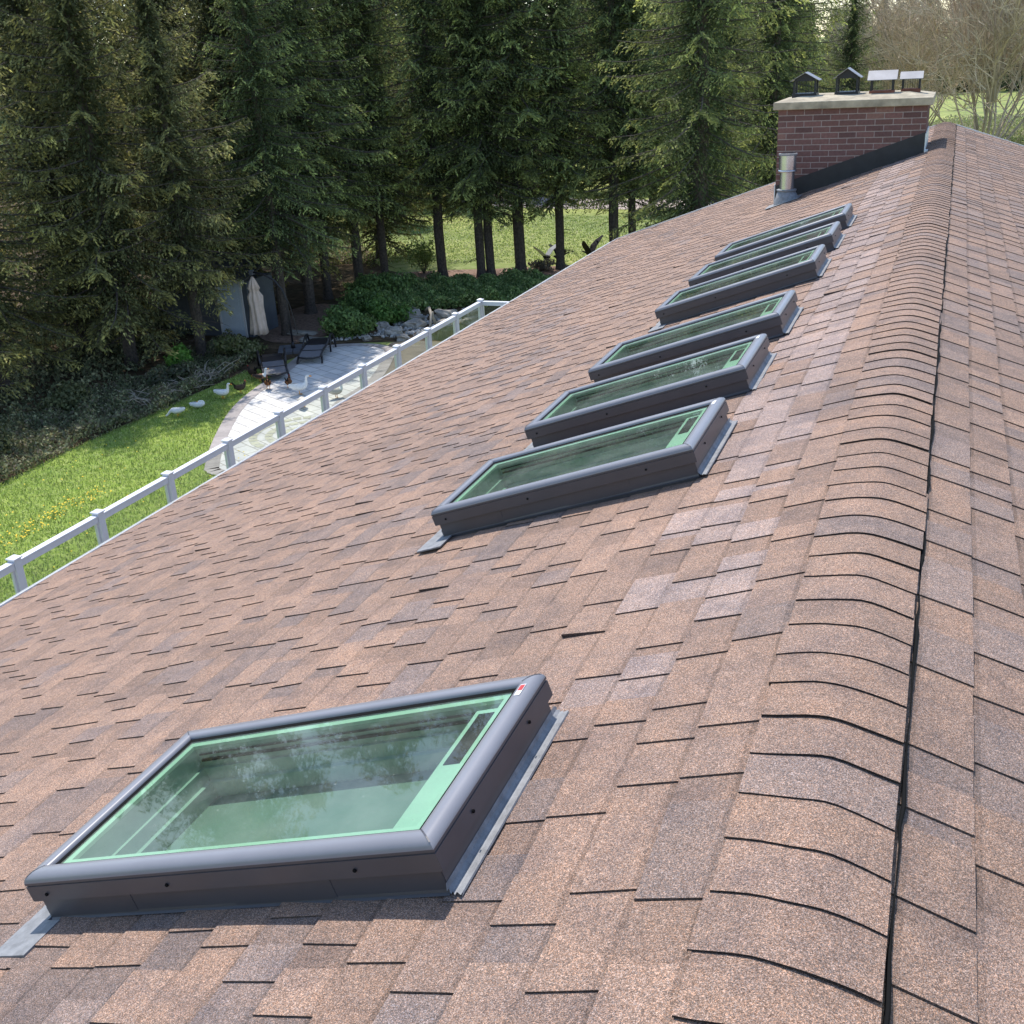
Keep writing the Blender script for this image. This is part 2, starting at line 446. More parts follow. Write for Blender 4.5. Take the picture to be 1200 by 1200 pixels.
# ------------------------------------------------------------------ skylights
def SP(u, y, n): return RL(u, y, n)
LOC = lambda a, b, n: (-a * CS - n * SN, b, -a * SN + n * CS)       # a down the slope from the upslope-near corner
def make_skylight():
    # local origin: upslope near corner of the frame on the roof plane
    T = LOC
    mb = MB()                               # skirt / cladding walls (open tube with thickness)
    i0 = .014
    outer = [(i0, i0), (LN - i0, i0), (LN - i0, WD - i0), (i0, WD - i0)]
    t = .02
    inner = [(i0 + t, i0 + t), (LN - i0 - t, i0 + t), (LN - i0 - t, WD - i0 - t), (i0 + t, WD - i0 - t)]
    zb, zt = -.03, .108
    vs = [T(a, b, zb) for a, b in outer] + [T(a, b, zt) for a, b in outer] + [T(a, b, zb) for a, b in inner] + [T(a, b, zt) for a, b in inner]
    fs = []
    for i in range(4):
        j = (i + 1) % 4
        fs += [(i, j, 4 + j, 4 + i), (8 + j, 8 + i, 12 + i, 12 + j), (4 + i, 4 + j, 12 + j, 12 + i)]
    mb.add(vs, fs)
    # slightly proud overlapping step flashing pieces along the near and far side
    for q_, (a0, a1) in enumerate(((.016, .30), (.30, .59), (.59, .90), (.90, LN - .016))):
        o_ = (.0008, .0018, .0008, .0018)[q_]
        mb.box((a0, i0 - o_ - .0006, -.005), (a1, i0 - .0002, .073), T)
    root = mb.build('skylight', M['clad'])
    # frame
    mb = MB()
    prof = [(.003, .074), (0, .075), (0, .118), (.0025, .119), (.0025, .1215), (0, .1225), (.0003, .128), (.002, .134), (.005, .139), (.010, .1434), (.018, .1472), (.026, .1486), (.034, .1488), (.044, .1475), (.050, .1435), (.053, .138), (.0532, .133)]
    for j in range(4):
        def cor(jj, d, n_): return T(*[(d, d), (LN - d, d), (LN - d, WD - d), (d, WD - d)][jj % 4], n_)
        mb.add([cor(j + e, d, n_) for d, n_ in prof for e in (0, 1)], [(2 * i + 1, 2 * i, 2 * i + 2, 2 * i + 3) for i in range(len(prof) - 1)])
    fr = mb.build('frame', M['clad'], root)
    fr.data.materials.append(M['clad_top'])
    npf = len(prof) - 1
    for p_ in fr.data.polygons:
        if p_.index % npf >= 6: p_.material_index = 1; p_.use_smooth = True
    # mitre cover pieces at the four corners (thin raised joints)
    for (ca, cb, sa, sb) in ((0, 0, 1, 1), (LN, 0, -1, 1), (LN, WD, -1, -1), (0, WD, 1, -1)):
        mb = MB(); pts = [(.006, .1425), (.018, .1483), (.03, .1498), (.044, .1483)]
        for i in range(3):
            (d1, n1), (d2, n2) = pts[i], pts[i + 1]; w = .0012
            mb.add([T(ca + sa * d1 - w, cb + sb * d1 + w * sa * sb, n1), T(ca + sa * d1 + w, cb + sb * d1 - w * sa * sb, n1), T(ca + sa * d2 + w, cb + sb * d2 - w * sa * sb, n2), T(ca + sa * d2 - w, cb + sb * d2 + w * sa * sb, n2)], [(0, 1, 2, 3)])
        mb.build('corner_joint', M['clad'], root)
    # gasket between frame and glass
    mb = MB()
    d1, d2, na, nb = .0525, .066, .1355, .1335
    A = [(d1, d1), (LN - d1, d1), (LN - d1, WD - d1), (d1, WD - d1)]; B = [(d2, d2), (LN - d2, d2), (LN - d2, WD - d2), (d2, WD - d2)]
    mb.add([T(a, b, na) for a, b in A] + [T(a, b, nb) for a, b in B], [(i, (i + 1) % 4, 4 + (i + 1) % 4, 4 + i) for i in range(4)])
    mb.build('gasket', M['black'], root)
    # glass
    mb = MB(); d = .050
    mb.add([T(d, d, .133), T(LN - d, d, .133), T(LN - d, WD - d, .133), T(d, WD - d, .133)], [(3, 2, 1, 0)])
    mb.build('glass_pane', M['sky_glass'], root)
    # pale inner sash with stepped profile and the light shaft
    mb = MB()
    def ringed(pr, nm, mt):
        mb = MB(); vs = [v for d, n_ in pr for v in (T(d, d, n_), T(LN - d, d, n_), T(LN - d, WD - d, n_), T(d, WD - d, n_))]
        mb.add(vs, [(i * 4 + j, i * 4 + (j + 1) % 4, (i + 1) * 4 + (j + 1) % 4, (i + 1) * 4 + j) for i in range(len(pr) - 1) for j in range(4)])
        return mb.build(nm, mt, root)
    ringed([(.054, .130), (.086, .128), (.087, .118)], 'inner_frame', M['innerwood'])
    ringed([(.0875, .118), (.088, .06), (.098, .059), (.099, .02), (.113, .018), (.113, -.16)], 'light_shaft', M['shaft'])
    # blind stretched across the bottom of the shaft, with its two dark rails
    mb = MB(); d = .114
    mb.add([T(d, d, -.03), T(LN - d, d, -.03), T(LN - d, WD - d, -.03), T(d, WD - d, -.03)], [(0, 1, 2, 3)])
    mb.build('blind', M['darkvoid'], root)
    mb = MB()
    mb.box((.10, WD - .0935, .100), (LN - .10, WD - .0885, .104), T)
    mb.build('blind_rail', M['black'], root)
    mb = MB(); mb.box((.10, WD - .0955, .080), (LN - .10, WD - .0885, .087), T)
    mb.build('blind_rail', M['black'], root)
    mb = MB()
    mb.box((.090, .10, .100), (.165, WD - .10, .113), T)
    cs_ = mb.build('blind_cassette', M['innerwood'], root)
    mb = MB(); mb.box((.104, .34, .1135), (.150, WD - .12, .1145), T); mb.build('recess_shade', M['black'], root)  # flat black plate, the recess darkness put into its colour
    mb = MB(); mb.box((.0875, .095, .1185), (.0895, WD - .095, .1195), T); mb.build('seal_line', M['shaft'], root)
    # flashing: upslope pan, apron, both side gutters
    def skirt(pts, nm, lab=None):
        mb = MB()
        mb.add([T(*q) for q in pts], [tuple(range(len(pts)))])
        mb.add([T(a, b, n_ - .003) for a, b, n_ in pts], [tuple(range(len(pts)))[::-1]])
        n = len(pts)
        mb.add([T(*q) for q in pts] + [T(a, b, n_ - .003) for a, b, n_ in pts], [(i, n + i, n + (i + 1) % n, (i + 1) % n) for i in range(n)])
        return mb
    mb = MB()
    y0, y1 = i0 - .006, WD - i0 + .02
    # upslope pan rises against the skirt
    prof2 = [(i0 - .001, .040), (i0 - .003, .028), (i0 - .010, .021), (-.004, .0185), (-.018, .0180), (-.019, .0135)]
    for i in range(len(prof2) - 1):
        (a, na), (b, nb) = prof2[i], prof2[i + 1]
        mb.add([T(a, y0, na), T(a, y1, na), T(b, y1 + .01, nb), T(b, y0 - .01, nb)], [(0, 1, 2, 3)])
    mb.build('head_flashing', M['flash'], root)
    mb = MB()
    mb.box((LN - .06, -.125, .0125), (LN + .062, -.002, .0185), T)
    mb.box((LN - i0 + .001, -.0015, .0125), (LN + .060, WD + .04, .0180), T)
    mb.box((LN - i0 + .0012, i0, .0182), (LN - i0 + .004, WD - i0, .045), T)
    mb.build('apron_flashing', M['flash'], root)
    for s in (0, 1):
        mb = MB()
        b0 = (i0 - .001) if s == 0 else (WD - i0 + .001); sg = -1 if s == 0 else 1
        q = [(b0, .024), (b0 + sg * .002, .016), (b0 + sg * .008, .0125)]
        for i in range(2):
            (b1, n1), (b2, n2) = q[i], q[i + 1]
            vs = [T(i0, b1, n1), T(LN - i0, b1, n1), T(LN - i0, b2, n2), T(i0, b2, n2)]
            mb.add(vs, [(0, 1, 2, 3)])
        mb.build('side_flashing', M['clad'], root)
    # screws on the near and the upslope side
    first = None
    for (a, b, n_, ax) in ((1.16, -.0015, .095, 'y'), (.75, -.0015, .095, 'y'), (.21, -.0015, .095, 'y'), (-.0015, .17, .095, 'x'), (-.0015, .52, .095, 'x'),):
        mb = MB(); c = Vector(T(a, b, n_))
        nrm = Vector((0, -1, 0)) if ax == 'y' else (Vector(T(0, 0, 0)) - Vector(T(1, 0, 0)))
        mb.tube([c, c + nrm * .003], [.0048, .0042], 8)
        mb.build('screw', M['black'], root)
    return root

sk0 = make_skylight()
names = ['nearest and largest-looking skylight, alone in front of the row, maker sticker on its corner',
         'second skylight counted from the camera, first of the row of six with window reflections',
         'third skylight from the camera, close behind the first one of the row',
         'fourth skylight from the camera, in the middle of the roof', 'fifth skylight from the camera',
         'sixth skylight from the camera, overlapping the last one', 'farthest skylight, nearest to the steel vent pipe']
sklist = []
for i, yk in enumerate(SKY):
    s = sk0 if i == 0 else copy_tree(sk0)
    s.parent = house
    p_ = RL(U0, yk, 0); s.location = (p_[0], p_[1] - 8, p_[2]); s['label'] = names[i]
    s['group'] = 'skylights on the roof slope'
    sklist.append(s)
for i, s in enumerate(sklist):
    if i in (0, 1, 2):   # small maker's sticker on the far upslope corner of the frame
        mb = MB(); mb.box((.021, WD - .118, .1492), (.037, WD - .066, .1498), LOC)
        st = mb.build('sticker', M['sticker_white'], s)
        if i == 0:
            mb = MB(); mb.box((.0222, WD - .096, .1495), (.0358, WD - .069, .1501), LOC)
            bmx = mb.build('sticker_red_field', M['sticker_red'], s)

# sealant speckles: grey mastic line with grit next to the nearest skylight
# ------------------------------------------------------------------ chimney
CX0, CX1, CY0, CY1 = -2.08, -.215, 15.70, 17.0
CT = .50
mb = MB(); mb.box((CX0 + .004, CY0 + .004, -1.1), (CX1 - .004, CY1 - .004, CT))
ch = mb.build('chimney', M['mortar']); hp(ch)
ch['label'] = 'wide red brick chimney with concrete cap at the far roof end'
mb = MB(); rnd = random.Random(21)
hrow = .075; bl = .225; mo = .011
def brick_col():
    r = rnd.random()
    base = np.array((.185, .096, .084)) if r < .7 else np.array((.15, .080, .073)) if r < .9 else np.array((.22, .122, .10))
    return tuple(base * rnd.uniform(.85, 1.15))
rows = int((CT + 1.1) / hrow)
for r in range(rows):
    zt = CT - r * hrow - .004; zb = zt - hrow + mo
    off = 0 if r % 2 else bl / 2
    for face in range(4):
        a0, a1 = (CX0, CX1) if face in (0, 2) else (CY0, CY1)
        x = a0 - off
        while x < a1:
            xa, xb = max(x + mo / 2, a0), min(x + bl - mo / 2, a1)
            x += bl
            if xb - xa < .02: continue
            c = brick_col(); j = rnd.uniform(-.001, .001)
            if face == 0: mb.box((xa, CY0 - .002 + j, zb), (xb, CY0 + .01, zt), None, c)
            elif face == 2: mb.box((xa, CY1 - .01, zb), (xb, CY1 + .002 + j, zt), None, c)
            elif face == 1: mb.box((CX0 - .002 + j, xa, zb), (CX0 + .01, xb, zt), None, c)
            else: mb.box((CX1 - .01, xa, zb), (CX1 + .002 + j, xb, zt), None, c)
o = mb.build('brick_face', M['brick'], ch, colors=True)
# crown slab, slightly sloping top and worn edge
mb = MB(); ov = .062
o0 = [(CX0 - ov, CY0 - ov), (CX1 + ov, CY0 - ov), (CX1 + ov, CY1 + ov), (CX0 - ov, CY1 + ov)]
i0_ = [(CX0 + .25, CY0 + .25), (CX1 - .25, CY0 + .25), (CX1 - .25, CY1 - .25), (CX0 + .25, CY1 - .25)]
vs = [(a, b, CT + .002) for a, b in o0] + [(a, b, CT + .095) for a, b in o0] + [(a, b, CT + .15) for a, b in i0_]
mb.add(vs, [(0, 1, 5, 4), (1, 2, 6, 5), (2, 3, 7, 6), (3, 0, 4, 7), (4, 5, 9, 8), (5, 6, 10, 9), (6, 7, 11, 10), (7, 4, 8, 11), (8, 9, 10, 11), (3, 2, 1, 0)])
mb.build('crown', M['crown'], ch, bevel=.008)
# black step flashing
mb = MB()
def wedge(xa, xb, yy, h0, h1, t):
    za, zb_ = -abs(xa) * TN, -abs(xb) * TN
    mb.add([(xa, yy, za - .02), (xb, yy, zb_ - .02), (xb, yy, zb_ + h1), (xa, yy, za + h0), (xa, yy + t, za - .02), (xb, yy + t, zb_ - .02), (xb, yy + t, zb_ + h1), (xa, yy + t, za + h0)],
           [(0, 1, 2, 3), (7, 6, 5, 4), (3, 2, 6, 7), (0, 3, 7, 4), (1, 5, 6, 2)])
wedge(CX0 - .008, CX1 + .008, CY0 - .010, .24, .25, .008)
mb.build('step_flashing', M['flashblack'], ch)
mb = MB(); wedge(CX0 - .008, CX1 + .008, CY1 + .002, .24, .25, .008)
mb.build('step_flashing', M['flashblack'], ch)
mb = MB()
mb.box((CX1 + .0025, CY0 - .011, -.10), (CX1 + .016, CY1, .16))
mb.box((CX1 + .003, CY0 - .03, -.105), (CX1 + .05, CY0 + .1, -.045))
mb.box((CX0 - .016, CY0 - .012, -.9), (CX0 - .003, CY1, -.45))
mb.build('corner_flashing', M['trimwhite'], ch)

# flue hoods
def hood(cx, cy, w, d, hl_, hr_, axis, lab):
    z0 = CT + .135
    mb = MB()   # clay liner base
    mb.box((cx - w * .42, cy - d * .42, z0 - .03), (cx + w * .42, cy + d * .42, z0 + .045))
    root = mb.build('flue_hood', M['liner'] if lab.startswith('flat') or 'eaves' in lab else M['darkmetal'], ch)
    root['label'] = lab
    for sx in (-1, 1):
        for sy in (-1, 1):
            m2 = MB(); x = cx + sx * w * .36; y = cy + sy * d * .36
            m2.box((x - .012, y - .012, z0 + .03), (x + .012, y + .012, z0 + hl_ + .01))
            m2.build('leg', M['darkmetal'], root)
    # wire cage between the legs
    m2 = MB()
    for i in range(1, 7):
        for (ax, sg) in ((0, -1), (0, 1), (1, -1), (1, 1)):
            f = -.36 + .72 * i / 7
            if ax == 0: m2.box((cx + f * w - .0015, cy + sg * d * .36 - .0015, z0 + .04), (cx + f * w + .0015, cy + sg * d * .36 + .0015, z0 + hl_))
            else: m2.box((cx + sg * w * .36 - .0015, cy + f * d - .0015, z0 + .04), (cx + sg * w * .36 + .0015, cy + f * d + .0015, z0 + hl_))
    m2.build('wire_cage', M['darkmetal'], root)
    m2 = MB(); zt = z0 + hl_; t = .006
    if axis == 'y':      # ridge of the hood runs away from the camera: gable seen
        for sg in (-1, 1):
            m2.add([(cx, cy - d / 2, zt + hr_), (cx + sg * w / 2, cy - d / 2, zt), (cx + sg * w / 2, cy + d / 2, zt), (cx, cy + d / 2, zt + hr_),
                    (cx, cy - d / 2, zt + hr_ + t), (cx + sg * w / 2, cy - d / 2, zt + t), (cx + sg * w / 2, cy + d / 2, zt + t), (cx, cy + d / 2, zt + hr_ + t)],
                   [(0, 1, 2, 3), (7, 6, 5, 4), (0, 4, 5, 1), (1, 5, 6, 2), (2, 6, 7, 3)])
        gz_ = [(cx - w * .36, cy - d * .37, zt + .0), (cx + w * .36, cy - d * .37, zt + .0), (cx + w * .36, cy - d * .37, zt + hr_ * .25), (cx, cy - d * .37, zt + hr_ * .95), (cx - w * .36, cy - d * .37, zt + hr_ * .25)]
        m3 = MB(); m3.add(gz_, [(0, 1, 2, 3, 4)]); m3.add([(a, b + .004, c) for a, b, c in gz_], [(4, 3, 2, 1, 0)]); m3.build('gable', M['darkmetal'], root)
    else:
        for sg in (-1, 1):
            m2.add([(cx - w / 2, cy, zt + hr_), (cx - w / 2, cy + sg * d / 2, zt), (cx + w / 2, cy + sg * d / 2, zt), (cx + w / 2, cy, zt + hr_),
                    (cx - w / 2, cy, zt + hr_ + t), (cx - w / 2, cy + sg * d / 2, zt + t), (cx + w / 2, cy + sg * d / 2, zt + t), (cx + w / 2, cy, zt + hr_ + t)],
                   [(0, 1, 2, 3), (7, 6, 5, 4), (0, 4, 5, 1), (1, 5, 6, 2), (2, 6, 7, 3)])
    m2.build('cover', M['hood'], root)
hood(-1.80, 16.2, .38, .36, .20, .105, 'y', 'leftmost flue hood with its dark gable to the front')
hood(-1.26, 16.25, .36, .40, .21, .125, 'y', 'second flue hood from the left with its gable to the front')
hood(-.81, 16.15, .37, .32, .175, .11, 'x', 'largest shining flue hood seen from its eaves side')
hood(-.46, 16.4, .29, .26, .165, .085, 'x', 'rightmost and smallest flue hood seen from its eaves side')

# steel vent pipe
vx, vy = -1.88, 15.32
vz = -abs(vx) * TN
mb = MB()
mb.ring([(.095, -.1), (.095, .40)], 28, (vx, vy, vz)); mb.ring([(.112, .40), (.112, .615)], 28, (vx, vy, vz)); mb.ring([(.112, .615), (.0, .626)], 28, (vx, vy, vz))
vp = mb.build('vent_pipe', M['steel'], smooth=False); hp(vp)
for p_ in vp.data.polygons: p_.use_smooth = True
vp['label'] = 'shiny round steel vent pipe standing beside the chimney'
mb = MB(); mb.ring([(.113, .395), (.124, .398), (.124, .418), (.113, .421)], 28, (vx, vy, vz)); mb.build('band', M['steel'], vp, smooth=True)
mb = MB(); mb.ring([(.113, .603), (.121, .605), (.121, .626), (.10, .629)], 28, (vx, vy, vz)); mb.build('cap', M['flash'], vp)
mb = MB()
prof = [(.165, 0), (.155, .03), (.118, .13), (.108, .135), (.128, .14), (.13, .155), (.09, .16)]
n = 28; vs = []
for r, z in prof:
    for k in range(n):
        a = 2 * math.pi * k / n; x_ = vx + r * math.cos(a)
        f = max(0, 1 - z / .06); vs.append((x_, vy + r * math.sin(a), vz + z + .015 + (-(abs(x_) - abs(vx)) * TN) * f))
mb.add(vs, [(i * n + k, i * n + (k + 1) % n, (i + 1) * n + (k + 1) % n, (i + 1) * n + k) for i in range(len(prof) - 1) for k in range(n)])
o = mb.build('flashing_cone', M['flash'], vp, smooth=True)
mb = MB(); uv = abs(vx) / CS
mb.box((uv - .2, vy - .19, .014), (uv + .26, vy + .2, .019), RL)
mb.build('flashing_plate', M['flash'], vp)

# ------------------------------------------------------------------ deck with glass railing
DX, DZ = -8.19, -4.08
dk = empty('deck', (DX, 10, G)); tag(dk, 'raised deck with white posts, handrail and clear glass panels', 'deck')
def dpart(o): o.parent = dk; o.location = (-DX, -10, -G); return o
mb = MB(); yy = -2.0
while yy < 19.6:
    mb.box((DX - .12, yy, DZ - .03), (-WX - .003, yy + .136, DZ)); yy += .142
dpart(mb.build('floor', M['deck']))
mb = MB(); mb.box((DX - .13, -2, DZ - .26), (DX - .09, 19.62, DZ - .032)); mb.box((DX - .088, 19.58, DZ - .26), (-WX - .003, 19.62, DZ - .032))
dpart(mb.build('rim_board', M['white']))
for yy in (0.5, 6.5, 12.5, 18.9):
    mb = MB(); mb.box((DX - .08, yy, G), (DX + .06, yy + .14, DZ - .032)); dpart(mb.build('support_post', M['white']))
ZT = -3.02
ys = [19.54 - 1.22 * k for k in range(17)]
postlist = [(DX, y_) for y_ in ys] + [(DX + 1.3, 19.54)]
pm = None
for (px_, py_) in postlist:
    if pm is None:
        mb = MB(); w = .0455
        mb.box((-w, -w, DZ), (w, w, ZT + .015))
        post = mb.build('post', M['white'], bevel=.004); pm = post.data
        mb = MB(); mb.ring([(.058 * 1.15, ZT + .016), (.058 * 1.15, ZT + .026), (.058 * 1.15 * .9, ZT + .034), (.0001, ZT + .05)], 4, (0, 0, 0))
        # square cap
        mb = MB(); w2 = .056
        mb.box((-w2, -w2, ZT + .016), (w2, w2, ZT + .03)); mb.add([(-w2 * .85, -w2 * .85, ZT + .03), (w2 * .85, -w2 * .85, ZT + .03), (w2 * .85, w2 * .85, ZT + .03), (-w2 * .85, w2 * .85, ZT + .03), (0, 0, ZT + .052)], [(0, 1, 4), (1, 2, 4), (2, 3, 4), (3, 0, 4)])
        cap = mb.build('post_cap', M['white'], post)
        p0 = post
    else:
        post = copy_tree(p0)
    post.parent = dk; post.location = (px_ - DX, py_ - 10, -G)
spans = [((DX, ys[i + 1]), (DX, ys[i])) for i in range(len(ys) - 1)] + [((DX, 19.54), (DX + 1.3, 19.54)), ((DX + 1.3, 19.54), (-WX, 19.54))]
for (a, b) in spans:
    dx, dy = b[0] - a[0], b[1] - a[1]; L_ = math.hypot(dx, dy); ux, uy = dx / L_, dy / L_
    tf = lambda s, t, z: (a[0] + ux * s - uy * t, a[1] + uy * s + ux * t, z)
    mb = MB(); mb.box((.047, -.034, ZT - .085), (L_ - .047, .034, ZT - .025), tf); mb.box((.047, -.041, ZT - .024), (L_ - .047, .041, ZT - .004), tf)
    dpart(mb.build('top_rail', M['white'], bevel=.004))
    mb = MB(); mb.box((.047, -.025, DZ + .06), (L_ - .047, .025, DZ + .11), tf); dpart(mb.build('bottom_rail', M['white']))
    for s0 in (.047, L_ - .069):
        mb = MB(); mb.box((s0, -.014, DZ + .111), (s0 + .022, .014, ZT - .086), tf); dpart(mb.build('glass_channel', M['white']))
    mb = MB(); mb.add([tf(.069, 0, DZ + .11), tf(L_ - .069, 0, DZ + .11), tf(L_ - .069, 0, ZT - .086), tf(.069, 0, ZT - .086)], [(0, 1, 2, 3)])
    dpart(mb.build('glass_panel', M['rail_glass']))
# ------------------------------------------------------------------ ground
def ground_mat(name, stops, scale, rough=.95, bump=.6, bscale=12., scale2=None, stops2=None):
    m, nt, b = new_mat(name); L = nt.links
    n = tex_noise(nt, scale, 8, .65); r = ramp(nt, n.outputs['Fac'], stops); cur = r.outputs['Color']
    if scale2:
        n2 = tex_noise(nt, scale2, 5, .6); r2 = ramp(nt, n2.outputs['Fac'], stops2)
        mx = nt.nodes.new('ShaderNodeMix'); mx.data_type = 'RGBA'; mx.blend_type = 'MULTIPLY'; mx.inputs['Factor'].default_value = 1
        L.new(cur, mx.inputs[6]); L.new(r2.outputs['Color'], mx.inputs[7]); cur = mx.outputs[2]
    L.new(cur, b.inputs['Base Color']); b.inputs['Roughness'].default_value = rough; b.inputs['Specular IOR Level'].default_value = .15
    nb = tex_noise(nt, bscale, 6, .7); bp = nt.nodes.new('ShaderNodeBump'); bp.inputs['Strength'].default_value = bump; bp.inputs['Distance'].default_value = .05
    L.new(nb.outputs['Fac'], bp.inputs['Height']); L.new(bp.outputs['Normal'], b.inputs['Normal'])
    return m
GM = ground_mat('field_grass', [(.3, (.19, .24, .07)), (.5, (.29, .34, .11)), (.7, (.42, .42, .20))], 1.6, scale2=.13, stops2=[(.35, (.7, .75, .75)), (.65, (1.2, 1.12, 1.05))])
LM = ground_mat('lawn_grass', [(.3, (.19, .28, .05)), (.5, (.29, .39, .085)), (.72, (.42, .46, .18))], 5., scale2=.5, stops2=[(.3, (.75, .8, .8)), (.7, (1.15, 1.1, 1.))], bscale=30)
FM = ground_mat('forest_floor', [(.3, (.045, .034, .024)), (.5, (.10, .072, .048)), (.7, (.17, .125, .085))], 3., scale2=.6, stops2=[(.35, (.6, .65, .55)), (.7, (1.2, 1.1, 1.))], bscale=14)
MM = ground_mat('bark_mulch', [(.3, (.15, .10, .075)), (.5, (.25, .165, .125)), (.7, (.38, .27, .22))], 7., bscale=20)
DM = ground_mat('gravel_drive', [(.3, (.36, .30, .28)), (.7, (.52, .45, .42))], 5.)

def sheet(name, pts, z, mat, kind='structure', smooth=True, label=None):
    P = [Vector(p) for p in pts]
    if smooth:
        for _ in range(2):
            Q = []
            for i in range(len(P)):
                a, b = P[i], P[(i + 1) % len(P)]; Q += [a * .75 + b * .25, a * .25 + b * .75]
            P = Q
    mb = MB(); mb.add([(p.x, p.y, z) for p in P], [tuple(range(len(P)))])
    o = mb.build(name, mat)
    bm_fix(o); tag(o, label, None, None, kind); return o
def bm_fix(o):
    import bmesh
    bm = bmesh.new(); bm.from_mesh(o.data); bmesh.ops.triangulate(bm, faces=bm.faces[:])
    for f in bm.faces:
        if f.normal.z < 0: f.normal_flip()
    bm.to_mesh(o.data); bm.free()

# ground: one big sheet reaching the horizon, with gentle far relief
def gz_(x, y):
    return G + 0.0
n = 60; xs_ = np.concatenate([-np.geomspace(2500, 12, 24), np.linspace(-10, 10, 5), np.geomspace(12, 2500, 24)]); ys_ = np.concatenate([-np.geomspace(800, 30, 8), np.linspace(-20, 80, 8), np.geomspace(90, 3000, 26)])
X, Y = np.meshgrid(xs_, ys_); Z = np.full_like(X, G)
d = np.clip((Y - 190) / 300, 0, 1); Z = G + d * d * 10 + 0.0
V = np.stack([X, Y, Z], -1).reshape(-1, 3); nx, ny = len(xs_), len(ys_)
F = [(j * nx + i, j * nx + i + 1, (j + 1) * nx + i + 1, (j + 1) * nx + i) for j in range(ny - 1) for i in range(nx - 1)]
tag(nmesh('ground', V, F, GM), None, None, None, 'structure')
sheet('forest_floor', [(-20.3, -2), (-20.7, 8), (-20.6, 18), (-20.8, 24), (-20.6, 27), (-20.2, 29), (-19.6, 31.5), (-18.9, 33), (-15.5, 33.5), (-11, 33), (-9, 36), (-9, 44), (-10, 50), (-17, 46.9), (-20, 46), (-24, 45), (-28, 52), (-38, 62), (-70, 78), (-240, 190), (-300, 60), (-200, -2)], G + .004, FM)
sheet('lawn', [(-20.7, -3), (-20.9, 12), (-20.7, 18.4), (-20.8, 21.5), (-20.5, 24.6), (-20.6, 27), (-20.4, 29.2), (-19.2, 29.6), (-16, 27), (-6.0, 30), (-5.6, -3)], G + .008, LM)
sheet('mulch', [(-23, 42.6), (-17.5, 42.2), (-12, 45), (-12, 48.6), (-15, 48.2), (-18.5, 46.8), (-21.5, 46.2), (-24, 45)], G + .012, MM)
sheet('driveway', [(-60, 84), (-34, 71), (-24, 66.5), (-10, 66), (8, 72), (8, 76), (-10, 70.5), (-23, 71), (-33, 76), (-58, 90)], G + .008, DM)
sheet('garden_path', [(-20.6, 32.4), (-19.6, 34), (-20.4, 36), (-22, 38.5), (-24, 38.8), (-24.2, 35.4), (-22.5, 32.5)], G + .013, MM)
sheet('dark_paving', [(-17.4, 33), (-17.0, 31.4), (-16, 29), (-14.9, 27.6), (-14.8, 25.4), (-15.0, 22), (-15.4, 20.8), (-9, 20.4), (-9, 33.5), (-17.2, 33.5)], G + .012, simple('brown_concrete', (.16, .135, .10), .8, 0, .3, 1.5), smooth=False)  # darker paved patch between patio and house

# patio with border course
def paver_mat():
    m, nt, b = new_mat('patio_pavers'); L = nt.links
    tc = nt.nodes.new('ShaderNodeTexCoord'); mp = nt.nodes.new('ShaderNodeMapping'); mp.inputs['Rotation'].default_value = (0, 0, math.radians(28)); L.new(tc.outputs['Object'], mp.inputs['Vector'])
    br = nt.nodes.new('ShaderNodeTexBrick'); L.new(mp.outputs[0], br.inputs['Vector'])
    br.inputs['Scale'].default_value = 1.; br.inputs['Brick Width'].default_value = .62; br.inputs['Row Height'].default_value = .38; br.inputs['Mortar Size'].default_value = .016; br.inputs['Mortar Smooth'].default_value = .3
    br.inputs['Color1'].default_value = (.74, .72, .68, 1); br.inputs['Color2'].default_value = (.62, .61, .59, 1); br.inputs['Mortar'].default_value = (.36, .34, .30, 1)
    n = tex_noise(nt, 1.6, 8, .7); r = ramp(nt, n.outputs['Fac'], [(.3, (.82, .82, .84)), (.7, (1.12, 1.1, 1.07))])
    mx = nt.nodes.new('ShaderNodeMix'); mx.data_type = 'RGBA'; mx.blend_type = 'MULTIPLY'; mx.inputs['Factor'].default_value = 1
    L.new(br.outputs['Color'], mx.inputs[6]); L.new(r.outputs['Color'], mx.inputs[7]); L.new(mx.outputs[2], b.inputs['Base Color'])
    b.inputs['Roughness'].default_value = .85
    bp = nt.nodes.new('ShaderNodeBump'); bp.inputs['Strength'].default_value = .6; bp.inputs['Distance'].default_value = .01; L.new(br.outputs['Fac'], bp.inputs['Height']); bp.invert = True; L.new(bp.outputs['Normal'], b.inputs['Normal'])
    return m
pat = [(-16.0, 20.2), (-16.5, 21.0), (-16.95, 21.75), (-17.75, 23.3), (-18.6, 25.2), (-19.05, 27.0), (-19.25, 28.6), (-19.75, 30.6), (-19.95, 31.9), (-19.2, 32.6), (-17.9, 32.9), (-16.9, 32.4), (-16.5, 31.6), (-15.7, 29.3), (-15.45, 27.9), (-15.5, 25.9), (-14.2, 24.6), (-13.6, 22.2), (-14.4, 20.2)]
sheet('patio', pat, G + .020, paver_mat())
def smooth2(pts, closed=True):
    P = [Vector(p) for p in pts]
    for _ in range(2):
        Q = []
        for i in range(len(P) if closed else len(P) - 1):
            a, b = P[i], P[(i + 1) % len(P)]; Q += [a * .75 + b * .25, a * .25 + b * .75]
        P = Q
    return P
P = smooth2(pat); mb = MB(); cen = Vector((-17, 26.5)); k = 0
bm_ = attr_mat('border_pavers', .9, .15, 6)
acc = 0; rnd = random.Random(4)
L_ = len(P)
